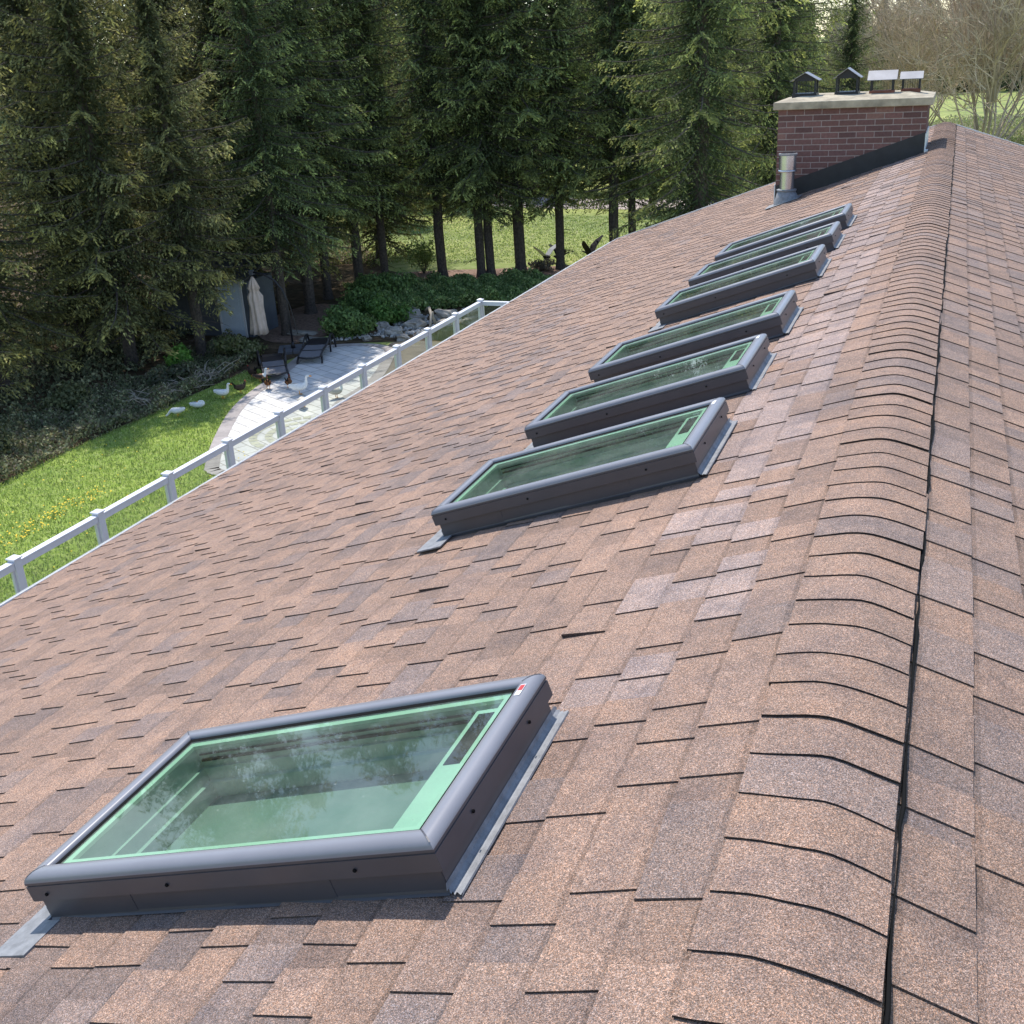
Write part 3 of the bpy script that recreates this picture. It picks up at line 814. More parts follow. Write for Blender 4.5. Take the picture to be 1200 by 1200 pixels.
for i in range(L_):
    a, b = P[i], P[(i + 1) % L_]; t = (b - a); ln = t.length
    if ln < .02: continue
    t /= ln; nrm = Vector((-t.y, t.x));
    m = max(1, int(ln / .3)); 
    for j in range(m):
        q0 = a + t * (ln * j / m + .006); q1 = a + t * (ln * (j + 1) / m - .006)
        c = np.array((.40, .36, .34)) * rnd.uniform(.85, 1.12)
        s = 1 if (cen - a).dot(nrm) > 0 else -1
        e0 = q0 + nrm * s * .36; e1 = q1 + nrm * s * .36; z0, z1 = G + .01, G + .026
        mb.add([(q0.x, q0.y, z1), (q1.x, q1.y, z1), (e1.x, e1.y, z1), (e0.x, e0.y, z1)], [(0, 1, 2, 3)], tuple(c))
tag(mb.build('patio_border', bm_, colors=True), None, None, None, 'structure')
# circular bands of small setts inside the patio
mb = MB()
for rr_, w_ in ((1.25, .22), (.85, .2), (.45, .2)):
    nn_ = int(2 * math.pi * rr_ / .24)
    for i in range(nn_):
        a0 = 2 * math.pi * i / nn_ + .02; a1 = 2 * math.pi * (i + 1) / nn_ - .02 / rr_
        cx, cy = -15.2, 23.6; c = np.array((.56, .54, .42)) * rnd.uniform(.88, 1.1)
        mb.add([(cx + r_ * math.cos(a_), cy + r_ * math.sin(a_), G + .028) for r_, a_ in ((rr_, a0), (rr_ + w_, a0), (rr_ + w_, a1), (rr_, a1))], [(0, 1, 2, 3)], tuple(c))
tag(mb.build('patio_circle', bm_, colors=True), None, None, None, 'structure')

# ------------------------------------------------------------------ vegetation builders
def quads(C, D, W, L):
    """diamond leaf quads: centres C, unit dir D, unit width dir W, lengths L=(len,wid)"""
    l, w = L
    l = np.broadcast_to(np.asarray(l), (len(C),))[:, None]; w = np.broadcast_to(np.asarray(w), (len(C),))[:, None]
    V = np.stack([C - D * l * .5, C - D * l * .05 + W * w * .5, C + D * l * .5, C - D * l * .05 - W * w * .5], 1).reshape(-1, 3)
    F = np.arange(len(V)).reshape(-1, 4)
    return V, F
def unit(v): return v / (np.linalg.norm(v, axis=-1, keepdims=True) + 1e-9)

def spruce_mesh(rng, H, R, base, dens=1., tint=(1, 1, 1), tip=(1, 1, 1), droop=.35, bs=1.):
    C, D, Wd, LL, WW, CC = [], [], [], [], [], []
    limb = MB()
    h = base
    while h < H - .25:
        f = (h - base) / (H - base)
        nb = rng.integers(4, 7)
        if rng.random() < .12: nb = 2
        a0 = rng.random() * 6.28
        for b in range(nb):
            az = a0 + 6.283 * b / nb + rng.normal(0, .25)
            L = (R * (1 - f) ** .72 * rng.uniform(.5, 1.22) + .22) * (1. if f > .12 else .65 + 2.9 * f)
            if rng.random() < .10: continue
            btone = rng.uniform(.6, 1.4)
            hh = h + rng.uniform(-.16, .16)
            d2 = np.array([math.cos(az), math.sin(az)])
            up0 = .35 * f + .02 - .1 * (1 - f)
            s = np.linspace(0, 1, 9)
            zz = hh + L * (up0 * s - droop * (1.1 - f) * s ** 1.4 + .22 * s ** 3.0)
            wig = rng.normal(0, .05, 2)
            px = d2[0] * L * s - d2[1] * L * wig[0] * np.sin(s * 3); py = d2[1] * L * s + d2[0] * L * wig[0] * np.sin(s * 3)
            pts = np.stack([px, py, zz], 1)
            if L > .9:
                limb.tube([tuple(p) for p in pts[::2]], [.012 + .02 * L / 3 * (1 - q) for q in (0, .25, .5, .75, 1)], 4, cap=False)
            # twigs
            nt_ = max(4, int(L / .088 * dens))
            st = rng.uniform(.03 if f > .2 else .16, 1.0, nt_)
            base_p = np.stack([np.interp(st, s, pts[:, k]) for k in range(3)], 1)
            side = rng.choice([-1, 1], nt_)
            tl = (.20 + .42 * L * (1 - st) ** .6 * .55 + .10) * rng.uniform(.6, 1.25, nt_)
            tdir = np.stack([d2[0] * .75 - d2[1] * side * .8, d2[1] * .75 + d2[0] * side * .8, -.28 + rng.normal(0, .16, nt_)], 1); tdir = unit(tdir)
            ns = 7
            for q in range(ns):
                t = (q + .5) / ns
                c = base_p + tdir * (tl * t)[:, None] + np.array([0, 0, -1]) * (tl * t * t * .42)[:, None] + rng.normal(0, .022, (nt_, 3))
                dd = unit(tdir + np.array([0, 0, -.55 * t]) + rng.normal(0, .38, (nt_, 3)))
                ww = unit(np.cross(dd, rng.normal(0, 1, (nt_, 3)) + np.array([0, 0, .8])))
                C.append(c); D.append(dd); Wd.append(ww)
                LL.append(np.full(nt_, .155 * bs) * rng.uniform(.6, 1.25, nt_)); WW.append(np.full(nt_, .052 * bs) * rng.uniform(.7, 1.4, nt_))
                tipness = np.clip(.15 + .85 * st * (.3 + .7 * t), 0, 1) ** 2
                basec = np.array((.108, .132, .074)) * np.asarray(tint) * btone; tipc = np.array((.52, .53, .23)) * np.asarray(tip) * btone  # tips: yellowish new growth plus sunlit brightness put into the colour
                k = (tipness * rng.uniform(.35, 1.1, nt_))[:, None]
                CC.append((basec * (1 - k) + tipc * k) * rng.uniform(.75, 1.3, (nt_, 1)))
            # tip tuft
        h += rng.uniform(.24, .42) * (1 if f < .8 else .75)
    m_ = int(H * 420 * dens / bs); z_ = rng.uniform(base * 1.12, H - .3, m_); a_ = rng.uniform(0, 6.283, m_); r_ = (.08 + .75 * rng.random(m_) ** .8) * np.clip((H - z_) / H * 2.2, .25, 1)
    C.append(np.stack([r_ * np.cos(a_), r_ * np.sin(a_), z_], 1)); dd = unit(np.stack([np.cos(a_), np.sin(a_), -.5 + 0 * a_], 1) + rng.normal(0, .5, (m_, 3))); D.append(dd); Wd.append(unit(np.cross(dd, rng.normal(0, 1, (m_, 3)))))
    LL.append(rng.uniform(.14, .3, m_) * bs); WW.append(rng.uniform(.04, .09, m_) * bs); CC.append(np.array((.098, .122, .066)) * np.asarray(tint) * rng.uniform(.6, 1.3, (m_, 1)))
    C = np.concatenate(C); D = np.concatenate(D); Wd = np.concatenate(Wd); LL = np.concatenate(LL); WW = np.concatenate(WW); CC = np.concatenate(CC)
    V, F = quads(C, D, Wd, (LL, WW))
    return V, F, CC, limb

def trunk_mb(rng, H, r0, base, dead=10, lean=0.):
    mb = MB(); n = 9
    pts = [(lean * (i / n) * H * .3 + rng.normal(0, .025), rng.normal(0, .025), H * i / n) for i in range(n + 1)]
    pts[0] = (0, 0, -.1)
    rad = [r0 * (1 - i / n) ** .8 + .015 for i in range(n + 1)]; 
    pts.insert(1, (0, 0, .35)); rad.insert(1, r0 * .98); rad[0] = r0 * 1.35
    mb.tube(pts, rad, 10)
    for i in range(dead):                       # dead snags on the bare part of the trunk
        z = rng.uniform(.8, max(base * 1.6, 2.2)); az = rng.random() * 6.28; l = rng.uniform(.4, 1.5)
        p = [(math.cos(az) * l * t, math.sin(az) * l * t, z - .25 * l * t * t + rng.normal(0, .02)) for t in (0, .4, .75, 1)]
        mb.tube(p, [.018, .012, .008, .004], 4, cap=False)
        for j in range(3):
            t = rng.uniform(.4, .9); a2 = az + rng.choice([-1, 1]) * rng.uniform(.5, 1.); q0 = Vector((math.cos(az) * l * t, math.sin(az) * l * t, z - .25 * l * t * t)); l2 = rng.uniform(.15, .5)
            mb.tube([q0, q0 + Vector((math.cos(a2), math.sin(a2), rng.uniform(-.5, .2))) * l2], [.007, .003], 3, cap=False)
    return mb

protos = {}
def make_proto(key, seed, H, R, base, r0, dens=1., tint=(1, 1, 1), tip=(1, 1, 1), droop=.35, dead=12, lean=0., bs=1.):
    rng = np.random.default_rng(seed)
    root = empty('spruce_tree', (0, 0, 0))
    tk = trunk_mb(rng, H, r0, base, dead, lean).build('trunk', M['bark'], root)
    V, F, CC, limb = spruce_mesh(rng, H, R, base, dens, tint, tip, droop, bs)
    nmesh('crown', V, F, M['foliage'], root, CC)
    if limb.v: limb.build('limbs', M['bark'], root)
    protos[key] = [root, H, False]
OLIVE = (1.15, 1.02, .82); TIPO = (1.22, 1.06, .78)
make_proto('leftA', 1, 15, 3.9, 1.9, .22, 1.2, (1.08, 1.0, .86), TIPO, .42, 20)
make_proto('leftB', 2, 16, 3.7, .8, .20, 1.2, (1.14, 1.02, .85), (1.28, 1.06, .75), .36, 16)
make_proto('midA', 3, 18, 3.6, 3.0, .20, 1.0, (1.02, 1.06, .85), (1.15, 1.18, .85), .38, 16)
make_proto('midB', 4, 19, 3.7, 3.6, .23, 1.0, (.95, 1.03, .88), (1.05, 1.15, .82), .45, 14)
make_proto('bigC', 5, 20, 4.2, 2.6, .33, 1.0, (1.0, 1.05, .85), (1.3, 1.26, .82), .50, 14)  # tip tint raised to paint in sunlit yellow green
make_proto('farD', 6, 14, 3.3, .4, .17, .5, (1., 1.1, 1.2), (.8, .95, .95), .3, 0, bs=2.3)
make_proto('leftC', 9, 15, 3.5, 3.1, .21, 1.15, (1.1, 1., .9), OLIVE, .34, 16)

def put(key, x, y, s=1., rz=None, label=None, group=None, sz=None):
    e = protos[key]
    if not e[2]: o = e[0]; e[2] = True
    else: o = copy_tree(e[0])
    o.location = (x, y, G); o.rotation_euler = (0, 0, random.uniform(0, 6.28) if rz is None else rz)
    o.scale = (s, s, s if sz is None else sz)
    tag(o, label, 'tree', group); return o
GR1 = 'spruces standing behind the garden'
front = [('leftA', -24.9, 28.7, 1.0, 'dark spruce with bare lower trunk behind the left lawn edge, left of the shed'),
 ('leftC', -23.1, 30.1, .86, 'spruce whose trunk stands right before the shed'),
 ('midB', -21.9, 33.6, .78, 'spruce with thick dark trunk just right of the closed parasol'),
 ('leftA', -26.8, 25.0, .95, 'olive green spruce with brown tinted tips at the far left of the photo'),
 ('leftB', -28.2, 30.2, 1.05, 'dense spruce in the second row behind the leftmost trees'),
 ('leftB', -26.3, 21.2, .9, 'leftmost spruce reaching down to the shaded lawn edge'),
 ('leftA', -25.0, 36.3, 1.05, 'spruce rising behind the shed roof beside the closed parasol'),
 ('midB', -22.9, 37.0, .95, 'spruce with thick trunk just behind the parasol pole'),
 ('midA', -23.6, 39.6, .95, 'spruce between the parasol and the green bed'),
 ('midB', -23.5, 42.2, .95, 'left one of the close pair of spruces above the green bed'),
 ('midA', -22.85, 43.4, .92, 'right one of the close pair of spruces above the green bed'),
 ('midB', -20.6, 44.6, 1.0, 'spruce with slightly leaning trunk, first to stand clear against the bright field'),
 ('midA', -18.8, 44.8, 1.0, 'left half of the twin slim trunks against the bright field'),
 ('midB', -18.45, 45.05, .9, 'thinner right half of the twin slim trunks against the bright field'),
 ('midB', -17.35, 45.9, 1.1, 'thick trunked spruce with twig heap at its foot'),
 ('midA', -15.85, 47.0, 1.02, 'spruce beside the black bird figures'),
 ('midB', -13.5, 47.6, 1.0, 'spruce whose trunk rises behind the far corner of the roof'),
 ('midA', -13.0, 48.8, .9, 'thin spruce directly right of the roof corner trunk'),
 ('bigC', -8.4, 41.5, 1.0, 'largest spruce with a very thick trunk left of the chimney'),
 ('bigC', -7.4, 52.0, .95, 'yellowish green spruce rising behind the chimney'),
 ('midA', -10.6, 50.5, 1.0, 'spruce behind the thick trunk left of the chimney'),
 ('leftA', -30.5, 34.5, 1.1, 'tall spruce deep in the wood at the upper left'),
 ('leftB', -28.0, 37.0, 1.1, 'tall spruce in the wood behind the shed'),
 ('leftA', -27.5, 42.0, 1.1, 'shaded spruce in the wood left of the close pair'),
 ('midB', -32.5, 40.0, 1.1, 'spruce deep in the wood, upper left corner of the photo'),
 ('leftA', -30.0, 47.0, 1.1, 'spruce deep in the wood left of the light gap'),
 ('leftB', -33.5, 28.0, 1.1, 'spruce behind the leftmost trees'),
 ('leftB', -26.0, 49.0, 1.0, 'spruce behind the close pair')]
random.seed(3)
for (k_, x, y, s, lab) in front: put(k_, x, y, s, None, lab, GR1)
# trees across the drive and beyond
for i, (x, y, s) in enumerate([(-44, 78, 1.1), (-39, 84, 1.2), (-33, 86, 1.1), (-26.5, 88, 1.2), (-21.5, 86, 1.15), (-16, 84, 1.2), (-11, 86, 1.1), (-6.6, 80, .72), (-49, 66, 1.2), (-41, 62, 1.1), (-13, 72, 1.), (-18, 77, 1.05), (-55, 80, 1.2), (-9.6, 68, .9), (-36.5, 73, 1.), (-30, 79, 1.), (-24, 92, 1.2), (-46, 90, 1.3), (-37, 56, 1.1)]):
    put('bigC' if i % 3 == 0 else 'midA' if i % 3 == 1 else 'farD', x, y, s * (1.15 if i % 3 == 2 else 1), None, 'spruce standing beyond the drive, seen between the nearer trees', 'spruces beyond the drive')
rnd = random.Random(8)
for i, (x, y) in enumerate([(-62, 96), (-56, 100), (-50, 97), (-43, 101), (-37, 97), (-31, 101), (-26, 98), (-20, 101), (-14.5, 97), (-70, 92), (-78, 88), (-58, 62), (-51, 57), (-64, 71), (-46, 52), (-31.5, 71), (-38, 79), (-71, 80)]):
    put('farD', x, y, rnd.uniform(1.2, 1.35), None, 'spruce of the dark wood far beyond the drive, closing the view between the nearer trees', 'spruces of the dark wood beyond the drive')
for i in range(46):
    x = -152 + i * 2.95 + rnd.uniform(-1.5, 1.5); y = 112 + rnd.uniform(-10, 26) + max(0, (-50 - x)) * -.35
    put('farD', x, y, rnd.uniform(1.15, 1.4), None, 'spruce of the dark wood far beyond the drive, closing the view between the nearer trees', 'spruces of the dark wood beyond the drive')
for i in range(96):
    x = -44 + i * 1.25 + rnd.uniform(-1.2, 1.2); y = 200 + rnd.uniform(-4, 26); s = rnd.uniform(.75, 1.12)
    if x > -12 and rnd.random() < .15: s *= 1.15
    put('farD', x, y, s * 1.05, None, 'small looking spruce in the far wood behind the open field', 'spruces of the far wood', sz=s * .95)

# rounded broad-leaved trees seen bright through the gaps
def leafcloud(rng, blobs, n, size, cols, flat=1.):
    C = []; Nn = []
    tot = sum(b[3] ** 2 for b in blobs)
    for (x, y, z, r) in blobs:
        k = int(n * r * r / tot); d = unit(rng.normal(0, 1, (k, 3))); rr = r * rng.uniform(.55, 1.05, (k, 1)) * (1 + .22 * np.sin(d[:, :1] * 7 + d[:, 1:2] * 5 + d[:, 2:] * 6))
        p = np.array((x, y, z)) + d * rr * np.array((1, 1, flat)); C.append(p); Nn.append(d)
    C = np.concatenate(C); Nn = np.concatenate(Nn); m = len(C)
    D = unit(np.cross(Nn + rng.normal(0, .5, (m, 3)), rng.normal(0, 1, (m, 3)))); W = unit(np.cross(D, Nn + rng.normal(0, .4, (m, 3))))
    V, F = quads(C, D, W, (size * rng.uniform(.6, 1.4, m), size * .62 * rng.uniform(.7, 1.3, m)))
    cols = np.array(cols); ci = cols[rng.integers(0, len(cols), m)] * rng.uniform(.7, 1.3, (m, 1))
    return V, F, ci
def broad_tree(x, y, h, r, seed, cols, label, size=.22, n=9000):
    rng = np.random.default_rng(seed); root = empty('broadleaf_tree', (x, y, G)); tag(root, label, 'tree', 'light green trees beyond the drive')
    mb = MB(); mb.tube([(0, 0, -.1), (0, 0, h * .3), (.1, .05, h * .6)], [.22, .17, .08], 8)
    blobs = []
    for i in range(13):
        a = rng.random() * 6.28; q = rng.uniform(.2, 1) ** .6 * r * .7; z = h * rng.uniform(.35, .92); blobs.append((q * math.cos(a), q * math.sin(a), z, r * rng.uniform(.28, .5)))
        mb.tube([(0, 0, h * .3), (q * .5 * math.cos(a), q * .5 * math.sin(a), z * .7), (q * math.cos(a), q * math.sin(a), z)], [.08, .05, .02], 5, cap=False)
    mb.build('trunk', M['bark'], root)
    V, F, c = leafcloud(rng, blobs, n, size, cols); nmesh('crown', V, F, M['leaf'], root, c)
LG = [(.17, .25, .04), (.22, .30, .05), (.13, .21, .035)]
for i, (x, y, h, r) in enumerate([(-33, 66, 7, 3.6), (-30.5, 60, 5, 2.6), (-27, 75, 9, 4), (-38, 70, 9, 4.4), (-22, 78, 8, 3.6), (-16.4, 66, 4.5, 2.4)]):
    broad_tree(x, y, h, r, 40 + i, LG, ['low wide light green tree showing through the gap between the trunks', 'small light green tree nearest to the close pair of trunks', 'tall light green tree beyond the drive', 'bushy light green tree at the left end beyond the drive', 'light green tree in the middle beyond the drive', 'low light green bush-like tree right of the twin trunks'][i])

# bare many-stemmed trees behind the far end of the house
def bare_tree(x, y, H, R, seed, nst, label, col=(.40, .34, .28), bias=(0, 0), br=1.):
    rng = np.random.default_rng(seed); mb = MB(); root = empty('bare_tree', (x, y, G)); tag(root, label, 'tree', 'leafless trees behind the chimney')
    st = MB(); lv = MB()
    def grow(mb_, p, d, L, r, depth, seg=4):
        pts = [p.copy()]; q = p.copy(); dd = d.copy()
        for i in range(seg):
            dd = (dd + Vector(rng.normal(0, .10 if depth < 2 else .16, 3)) + Vector((0, 0, .06))).normalized(); q = q + dd * (L / seg); pts.append(q.copy())
        c = tuple(np.array(col) * rng.uniform(.55, 1.15))
        mb_.tube(pts, [r * (1 - .75 * i / seg) for i in range(seg + 1)], 5 if depth == 0 else 3, cap=False, col=c)
        if depth >= 3: return
        nb = (13, 10, 5)[depth]
        for i in range(nb):
            t = rng.uniform(.22, 1.) if depth == 0 else rng.uniform(.15, 1.)
            k = min(seg - 1, int(t * seg)); pp = pts[k].lerp(pts[k + 1], t * seg - k)
            side = Vector(rng.normal(0, 1, 3)); nd_ = (dd * 1.0 + side.normalized() * rng.uniform(.45, .95)).normalized()
            grow(lv, pp, nd_, L * (.50, .52, .5)[depth] * rng.uniform(.7, 1.2), max(.023, r * .5), depth + 1, 3)
    for i in range(nst):
        a = 6.283 * i / nst + rng.normal(0, .3); sp = rng.uniform(.18, .62)
        d = Vector((math.cos(a) * sp + bias[0], math.sin(a) * sp + bias[1], 1)).normalized()
        grow(st, Vector((math.cos(a) * .35, math.sin(a) * .35, -.1)), d, H * rng.uniform(.75, 1.05), rng.uniform(.05, .09) * H / 11, 0, 5)
    st.build('trunk', M['barebark'], root, colors=True); lv.build('branches', M['barebark'], root, colors=True)
bare_tree(2.3, 92, 15.5, 7, 1, 15, 'large leafless tree with many stems fanning out right of the chimney', (.68, .56, .43), (.06, 0))
bare_tree(-3.2, 108, 11., 6, 2, 8, 'leafless tree with pale stems directly behind the flue hoods', (.70, .59, .46))
bare_tree(10.5, 100, 14, 7, 3, 12, 'leafless tree leaning in from the right edge of the photo', (.66, .54, .42), (-.10, 0))
bare_tree(-9.0, 112, 8, 6, 4, 6, 'smallest leafless tree, yellowish, beside the dark spruces left of the hoods', (.55, .52, .36))

# ------------------------------------------------------------------ shrubs, beds, grass
def stuff_leaves(name, xyz, size, cols, mat, rng, upright=.0, wid=.6, label=None):
    m = len(xyz); D = unit(rng.normal(0, 1, (m, 3)) + np.array((0, 0, upright))); W = unit(np.cross(D, rng.normal(0, 1, (m, 3))))
    V, F = quads(xyz, D, W, (size * rng.uniform(.6, 1.4, m), size * wid * rng.uniform(.7, 1.3, m)))
    cols = np.array(cols); c = cols[rng.integers(0, len(cols), m)] * rng.uniform(.7, 1.3, (m, 1))
    o = nmesh(name, V, F, mat, None, c); return o
def inpoly(x, y, poly):
    poly = np.array(poly); ins = np.zeros(len(x), bool); j = len(poly) - 1
    for i in range(len(poly)):
        xi, yi = poly[i]; xj, yj = poly[j]
        cond = ((yi > y) != (yj > y)) & (x < (xj - xi) * (y - yi) / (yj - yi + 1e-12) + xi); ins ^= cond; j = i
    return ins
def scatter(poly, n, rng):
    p = np.array(poly); lo, hi = p.min(0), p.max(0); out = []
    while sum(len(o) for o in out) < n:
        q = rng.uniform(lo, hi, (n, 2)); out.append(q[inpoly(q[:, 0], q[:, 1], poly)])
    return np.concatenate(out)[:n]
rng = np.random.default_rng(77)
# lawn grass tufts
patP = [(p.x, p.y) for p in smooth2(pat)]
q = scatter([(-20.9, 9), (-20.7, 18.4), (-20.8, 21.5), (-20.5, 24.6), (-20.5, 28.8), (-19.4, 29.3), (-16, 21), (-13, 20), (-12.5, 9)], 60000, rng)
q = q[~inpoly(q[:, 0], q[:, 1], patP)]
xyz = np.concatenate([q, G + rng.uniform(.02, .055, (len(q), 1))], 1)
tag(stuff_leaves('grass', xyz, .085, [(.28, .38, .08), (.37, .46, .115), (.48, .53, .21), (.22, .31, .07)], M['leaf'], rng, 2.0, .22), 'bright green mown lawn grass', 'grass', kind='stuff')
# dandelions: one mass of yellow flower heads
q = np.concatenate([scatter([(-18.5, 14.5), (-18.2, 17), (-17.9, 19), (-17.4, 18.6), (-17.4, 16), (-17.7, 14)], 190, rng), scatter([(-20, 13), (-20, 22), (-15, 22), (-14, 13)], 90, rng)])
xyz = np.concatenate([q, G + rng.uniform(.07, .10, (len(q), 1))], 1); m = len(xyz)
Vd = []; Fd = []
for i, c in enumerate(xyz):
    r_ = rng.uniform(.015, .026); b0 = len(Vd)
    Vd += [(c[0] + r_ * math.cos(a), c[1] + r_ * math.sin(a), c[2]) for a in np.arange(0, 6.2, 1.0472)] + [(c[0], c[1], c[2] + .018)]
    Fd += [(b0 + k, b0 + (k + 1) % 6, b0 + 6) for k in range(6)]
tag(nmesh('dandelions', Vd, Fd, simple('yellow_petals', (.80, .56, .02), .7)), 'patch of yellow dandelions in the lawn by the railing', 'flowers', kind='stuff')
# low weeds at the shaded lawn edge
def bed(name, poly, n, hmax, size, cols, label, cat, up=.6, humps=1., mat='leaf'):
    q = scatter(poly, n, rng); hgt = hmax * (.35 + .65 * np.clip(.5 + .5 * np.sin(q[:, 0] * 2.1 * humps + 1.3) * np.cos(q[:, 1] * 1.7 * humps) + .3 * np.sin(q[:, 0] * 5 + q[:, 1] * 4), 0, 1))
    z = G + hgt * rng.uniform(0, 1, n) ** .6; xyz = np.stack([q[:, 0], q[:, 1], z], 1)
    tag(stuff_leaves(name, xyz, size, cols, M[mat], rng, up), label, cat, kind='stuff')
bed('weeds', [(-20.7, 9), (-20.55, 18.4), (-20.7, 21.5), (-20.4, 24.6), (-20.6, 27.2), (-20.9, 30.3), (-24, 33), (-23.4, 28), (-24, 22), (-24.5, 9)], 52000, .42, .10, [(.17, .19, .09), (.12, .145, .07), (.34, .34, .18), (.21, .18, .12)], 'rough low weeds under the trees along the lawn', 'weeds')
bed('ground_cover', [(-24.2, 41.9), (-22, 40.2), (-20.7, 36.5), (-20.2, 33.3), (-19.0, 33.3), (-18.9, 36.3), (-18.2, 38.0), (-16, 39), (-12, 40), (-11, 44), (-16.5, 44.0), (-19, 43.2), (-22.5, 42.6)], 62000, .62, .13, [(.17, .26, .075), (.24, .34, .11), (.13, .2, .07), (.38, .45, .18)], 'dense dark green ground cover between the pond rocks and the spruces', 'ground cover', humps=.8)
bed('undergrowth', [(-24, 14), (-24, 28), (-25.5, 33), (-30, 38), (-38, 34), (-32, 14)], 26000, .5, .14, [(.17, .18, .09), (.11, .13, .065), (.38, .37, .2)], 'sparse undergrowth on the forest floor', 'undergrowth')  # palest leaf colour paints in sun flecks
bed('field_brush', [(2, 84), (-4, 92), (-8, 112), (0, 135), (26, 132), (20, 92)], 44000, .8, .2, [(.30, .32, .13), (.38, .37, .19), (.22, .29, .10), (.42, .37, .27)], 'yellowish brush in the field behind the ridge', 'brush', 1.4, .5)
bed('field_weeds', [(-30, 47), (-12, 49), (-9, 60), (-24, 65), (-34, 66)], 30000, .06, .09, [(.28, .38, .09), (.36, .45, .13), (.55, .58, .34)], 'tufted bright grass of the field behind the trunks', 'grass', 1.5)

def shrub(name, x, y, r, h, n, size, cols, label, cat='shrub', group=None, seed=0, flat=None):
    rg = np.random.default_rng(seed); root = empty(name, (x, y, G)); tag(root, label, cat, group)
    bl = []
    for i in range(9):
        a = rg.random() * 6.28; q = rg.uniform(0, .65) * r; rr_ = r * rg.uniform(.32, .52); bl.append((q * math.cos(a), q * math.sin(a), max(h * rg.uniform(.3, .75), rr_ * .5), rr_))
    V, F, c = leafcloud(rg, bl, n, size, cols, h / r * .8); V[:, 2] = np.maximum(V[:, 2], .01); nmesh('foliage', V, F, M['leaf'], root, c)
    mb = MB()
    for b in bl: mb.tube([(0, 0, -.02), (b[0] * .5, b[1] * .5, b[2] * .5), b[:3]], [.02, .014, .006], 4, cap=False)
    mb.build('stem', M['bark'], root)
GRN = [(.14, .22, .065), (.20, .30, .09), (.11, .18, .06)]
shrub('shrub', -21.6, 30.2, .85, .75, 2600, .12, [(.16, .18, .07), (.12, .15, .055), (.22, .22, .11)], 'pale green shrub in front of the shed door', seed=1)
shrub('shrub', -22.8, 28.6, .55, .8, 1500, .13, [(.14, .30, .05), (.19, .36, .07)], 'bright green little bush coloured as if lit by a sun fleck beside the tree trunk', seed=2)  # sun fleck is put into the brighter leaf greens
shrub('shrub', -19.5, 33.8, 1.1, 1.0, 3600, .13, GRN, 'rounded dark green bush at the back edge of the patio', seed=3)
shrub('shrub', -20.2, 36.6, 1.3, 1.1, 3600, .13, GRN + [(.12, .2, .05)], 'wide green bush above the stone slabs', seed=4)
shrub('shrub', -18.9, 35.8, .9, .9, 2600, .13, [(.10, .2, .045), (.15, .26, .06)], 'lighter green bush beside the pond rocks', seed=5)
shrub('shrub', -21.1, 39.4, 1.4, 1.2, 4200, .13, GRN, 'large dark bush in the middle of the green bed', seed=6)
shrub('shrub', -21.9, 26.9, .8, .6, 1800, .12, [(.10, .10, .065), (.08, .1, .05)], 'greyish low shrub behind the resting white ducks', seed=7)
shrub('shrub', -23.3, 23.8, 1.0, .8, 2200, .12, [(.17, .18, .08), (.09, .11, .045)], 'straggly shrub in the shade at the lawn edge', seed=8)
shrub('shrub', -22.4, 19.8, .9, .7, 1800, .12, [(.06, .08, .035), (.1, .11, .05)], 'dark shrub nearest the camera at the lawn edge', seed=9)
shrub('shrub', -16.5, 46.6, .8, .45, 700, .12, [(.16, .14, .10)], 'heap of dry greyish twigs at the foot of the thick trunk', seed=10)
shrub('shrub', -21.9, 45.4, .8, 1.6, 1500, .11, [(.2, .27, .07), (.15, .21, .06)], 'thin upright sapling bush between the trunks before the field', seed=12)

# dead twigs on the forest edge
for ti, (x0, y0) in enumerate([(-21.3, 26.3), (-21.5, 25.0), (-21.2, 27.6)]):
    mb = MB(); rg = random.Random(ti)
    for i in range(34):
        a = rg.uniform(0, 6.28); l = rg.uniform(.3, 1.0); p = Vector((rg.uniform(-.5, .5), rg.uniform(-.5, .5), rg.uniform(.02, .2)))
        mb.tube([p, p + Vector((math.cos(a) * l * .5, math.sin(a) * l * .5, rg.uniform(0, .25))), p + Vector((math.cos(a) * l, math.sin(a) * l, rg.uniform(0, .4)))], [.014, .010, .004], 4, cap=False)
    o = mb.build('brushwood_pile', M['driftwood']); o.location = (x0, y0, G)
    tag(o, ['loose pile of grey dead twigs behind the two resting white ducks', 'leftmost pile of grey dead twigs at the lawn edge', 'pile of grey dead twigs uphill of the standing white duck'][ti], 'brushwood')

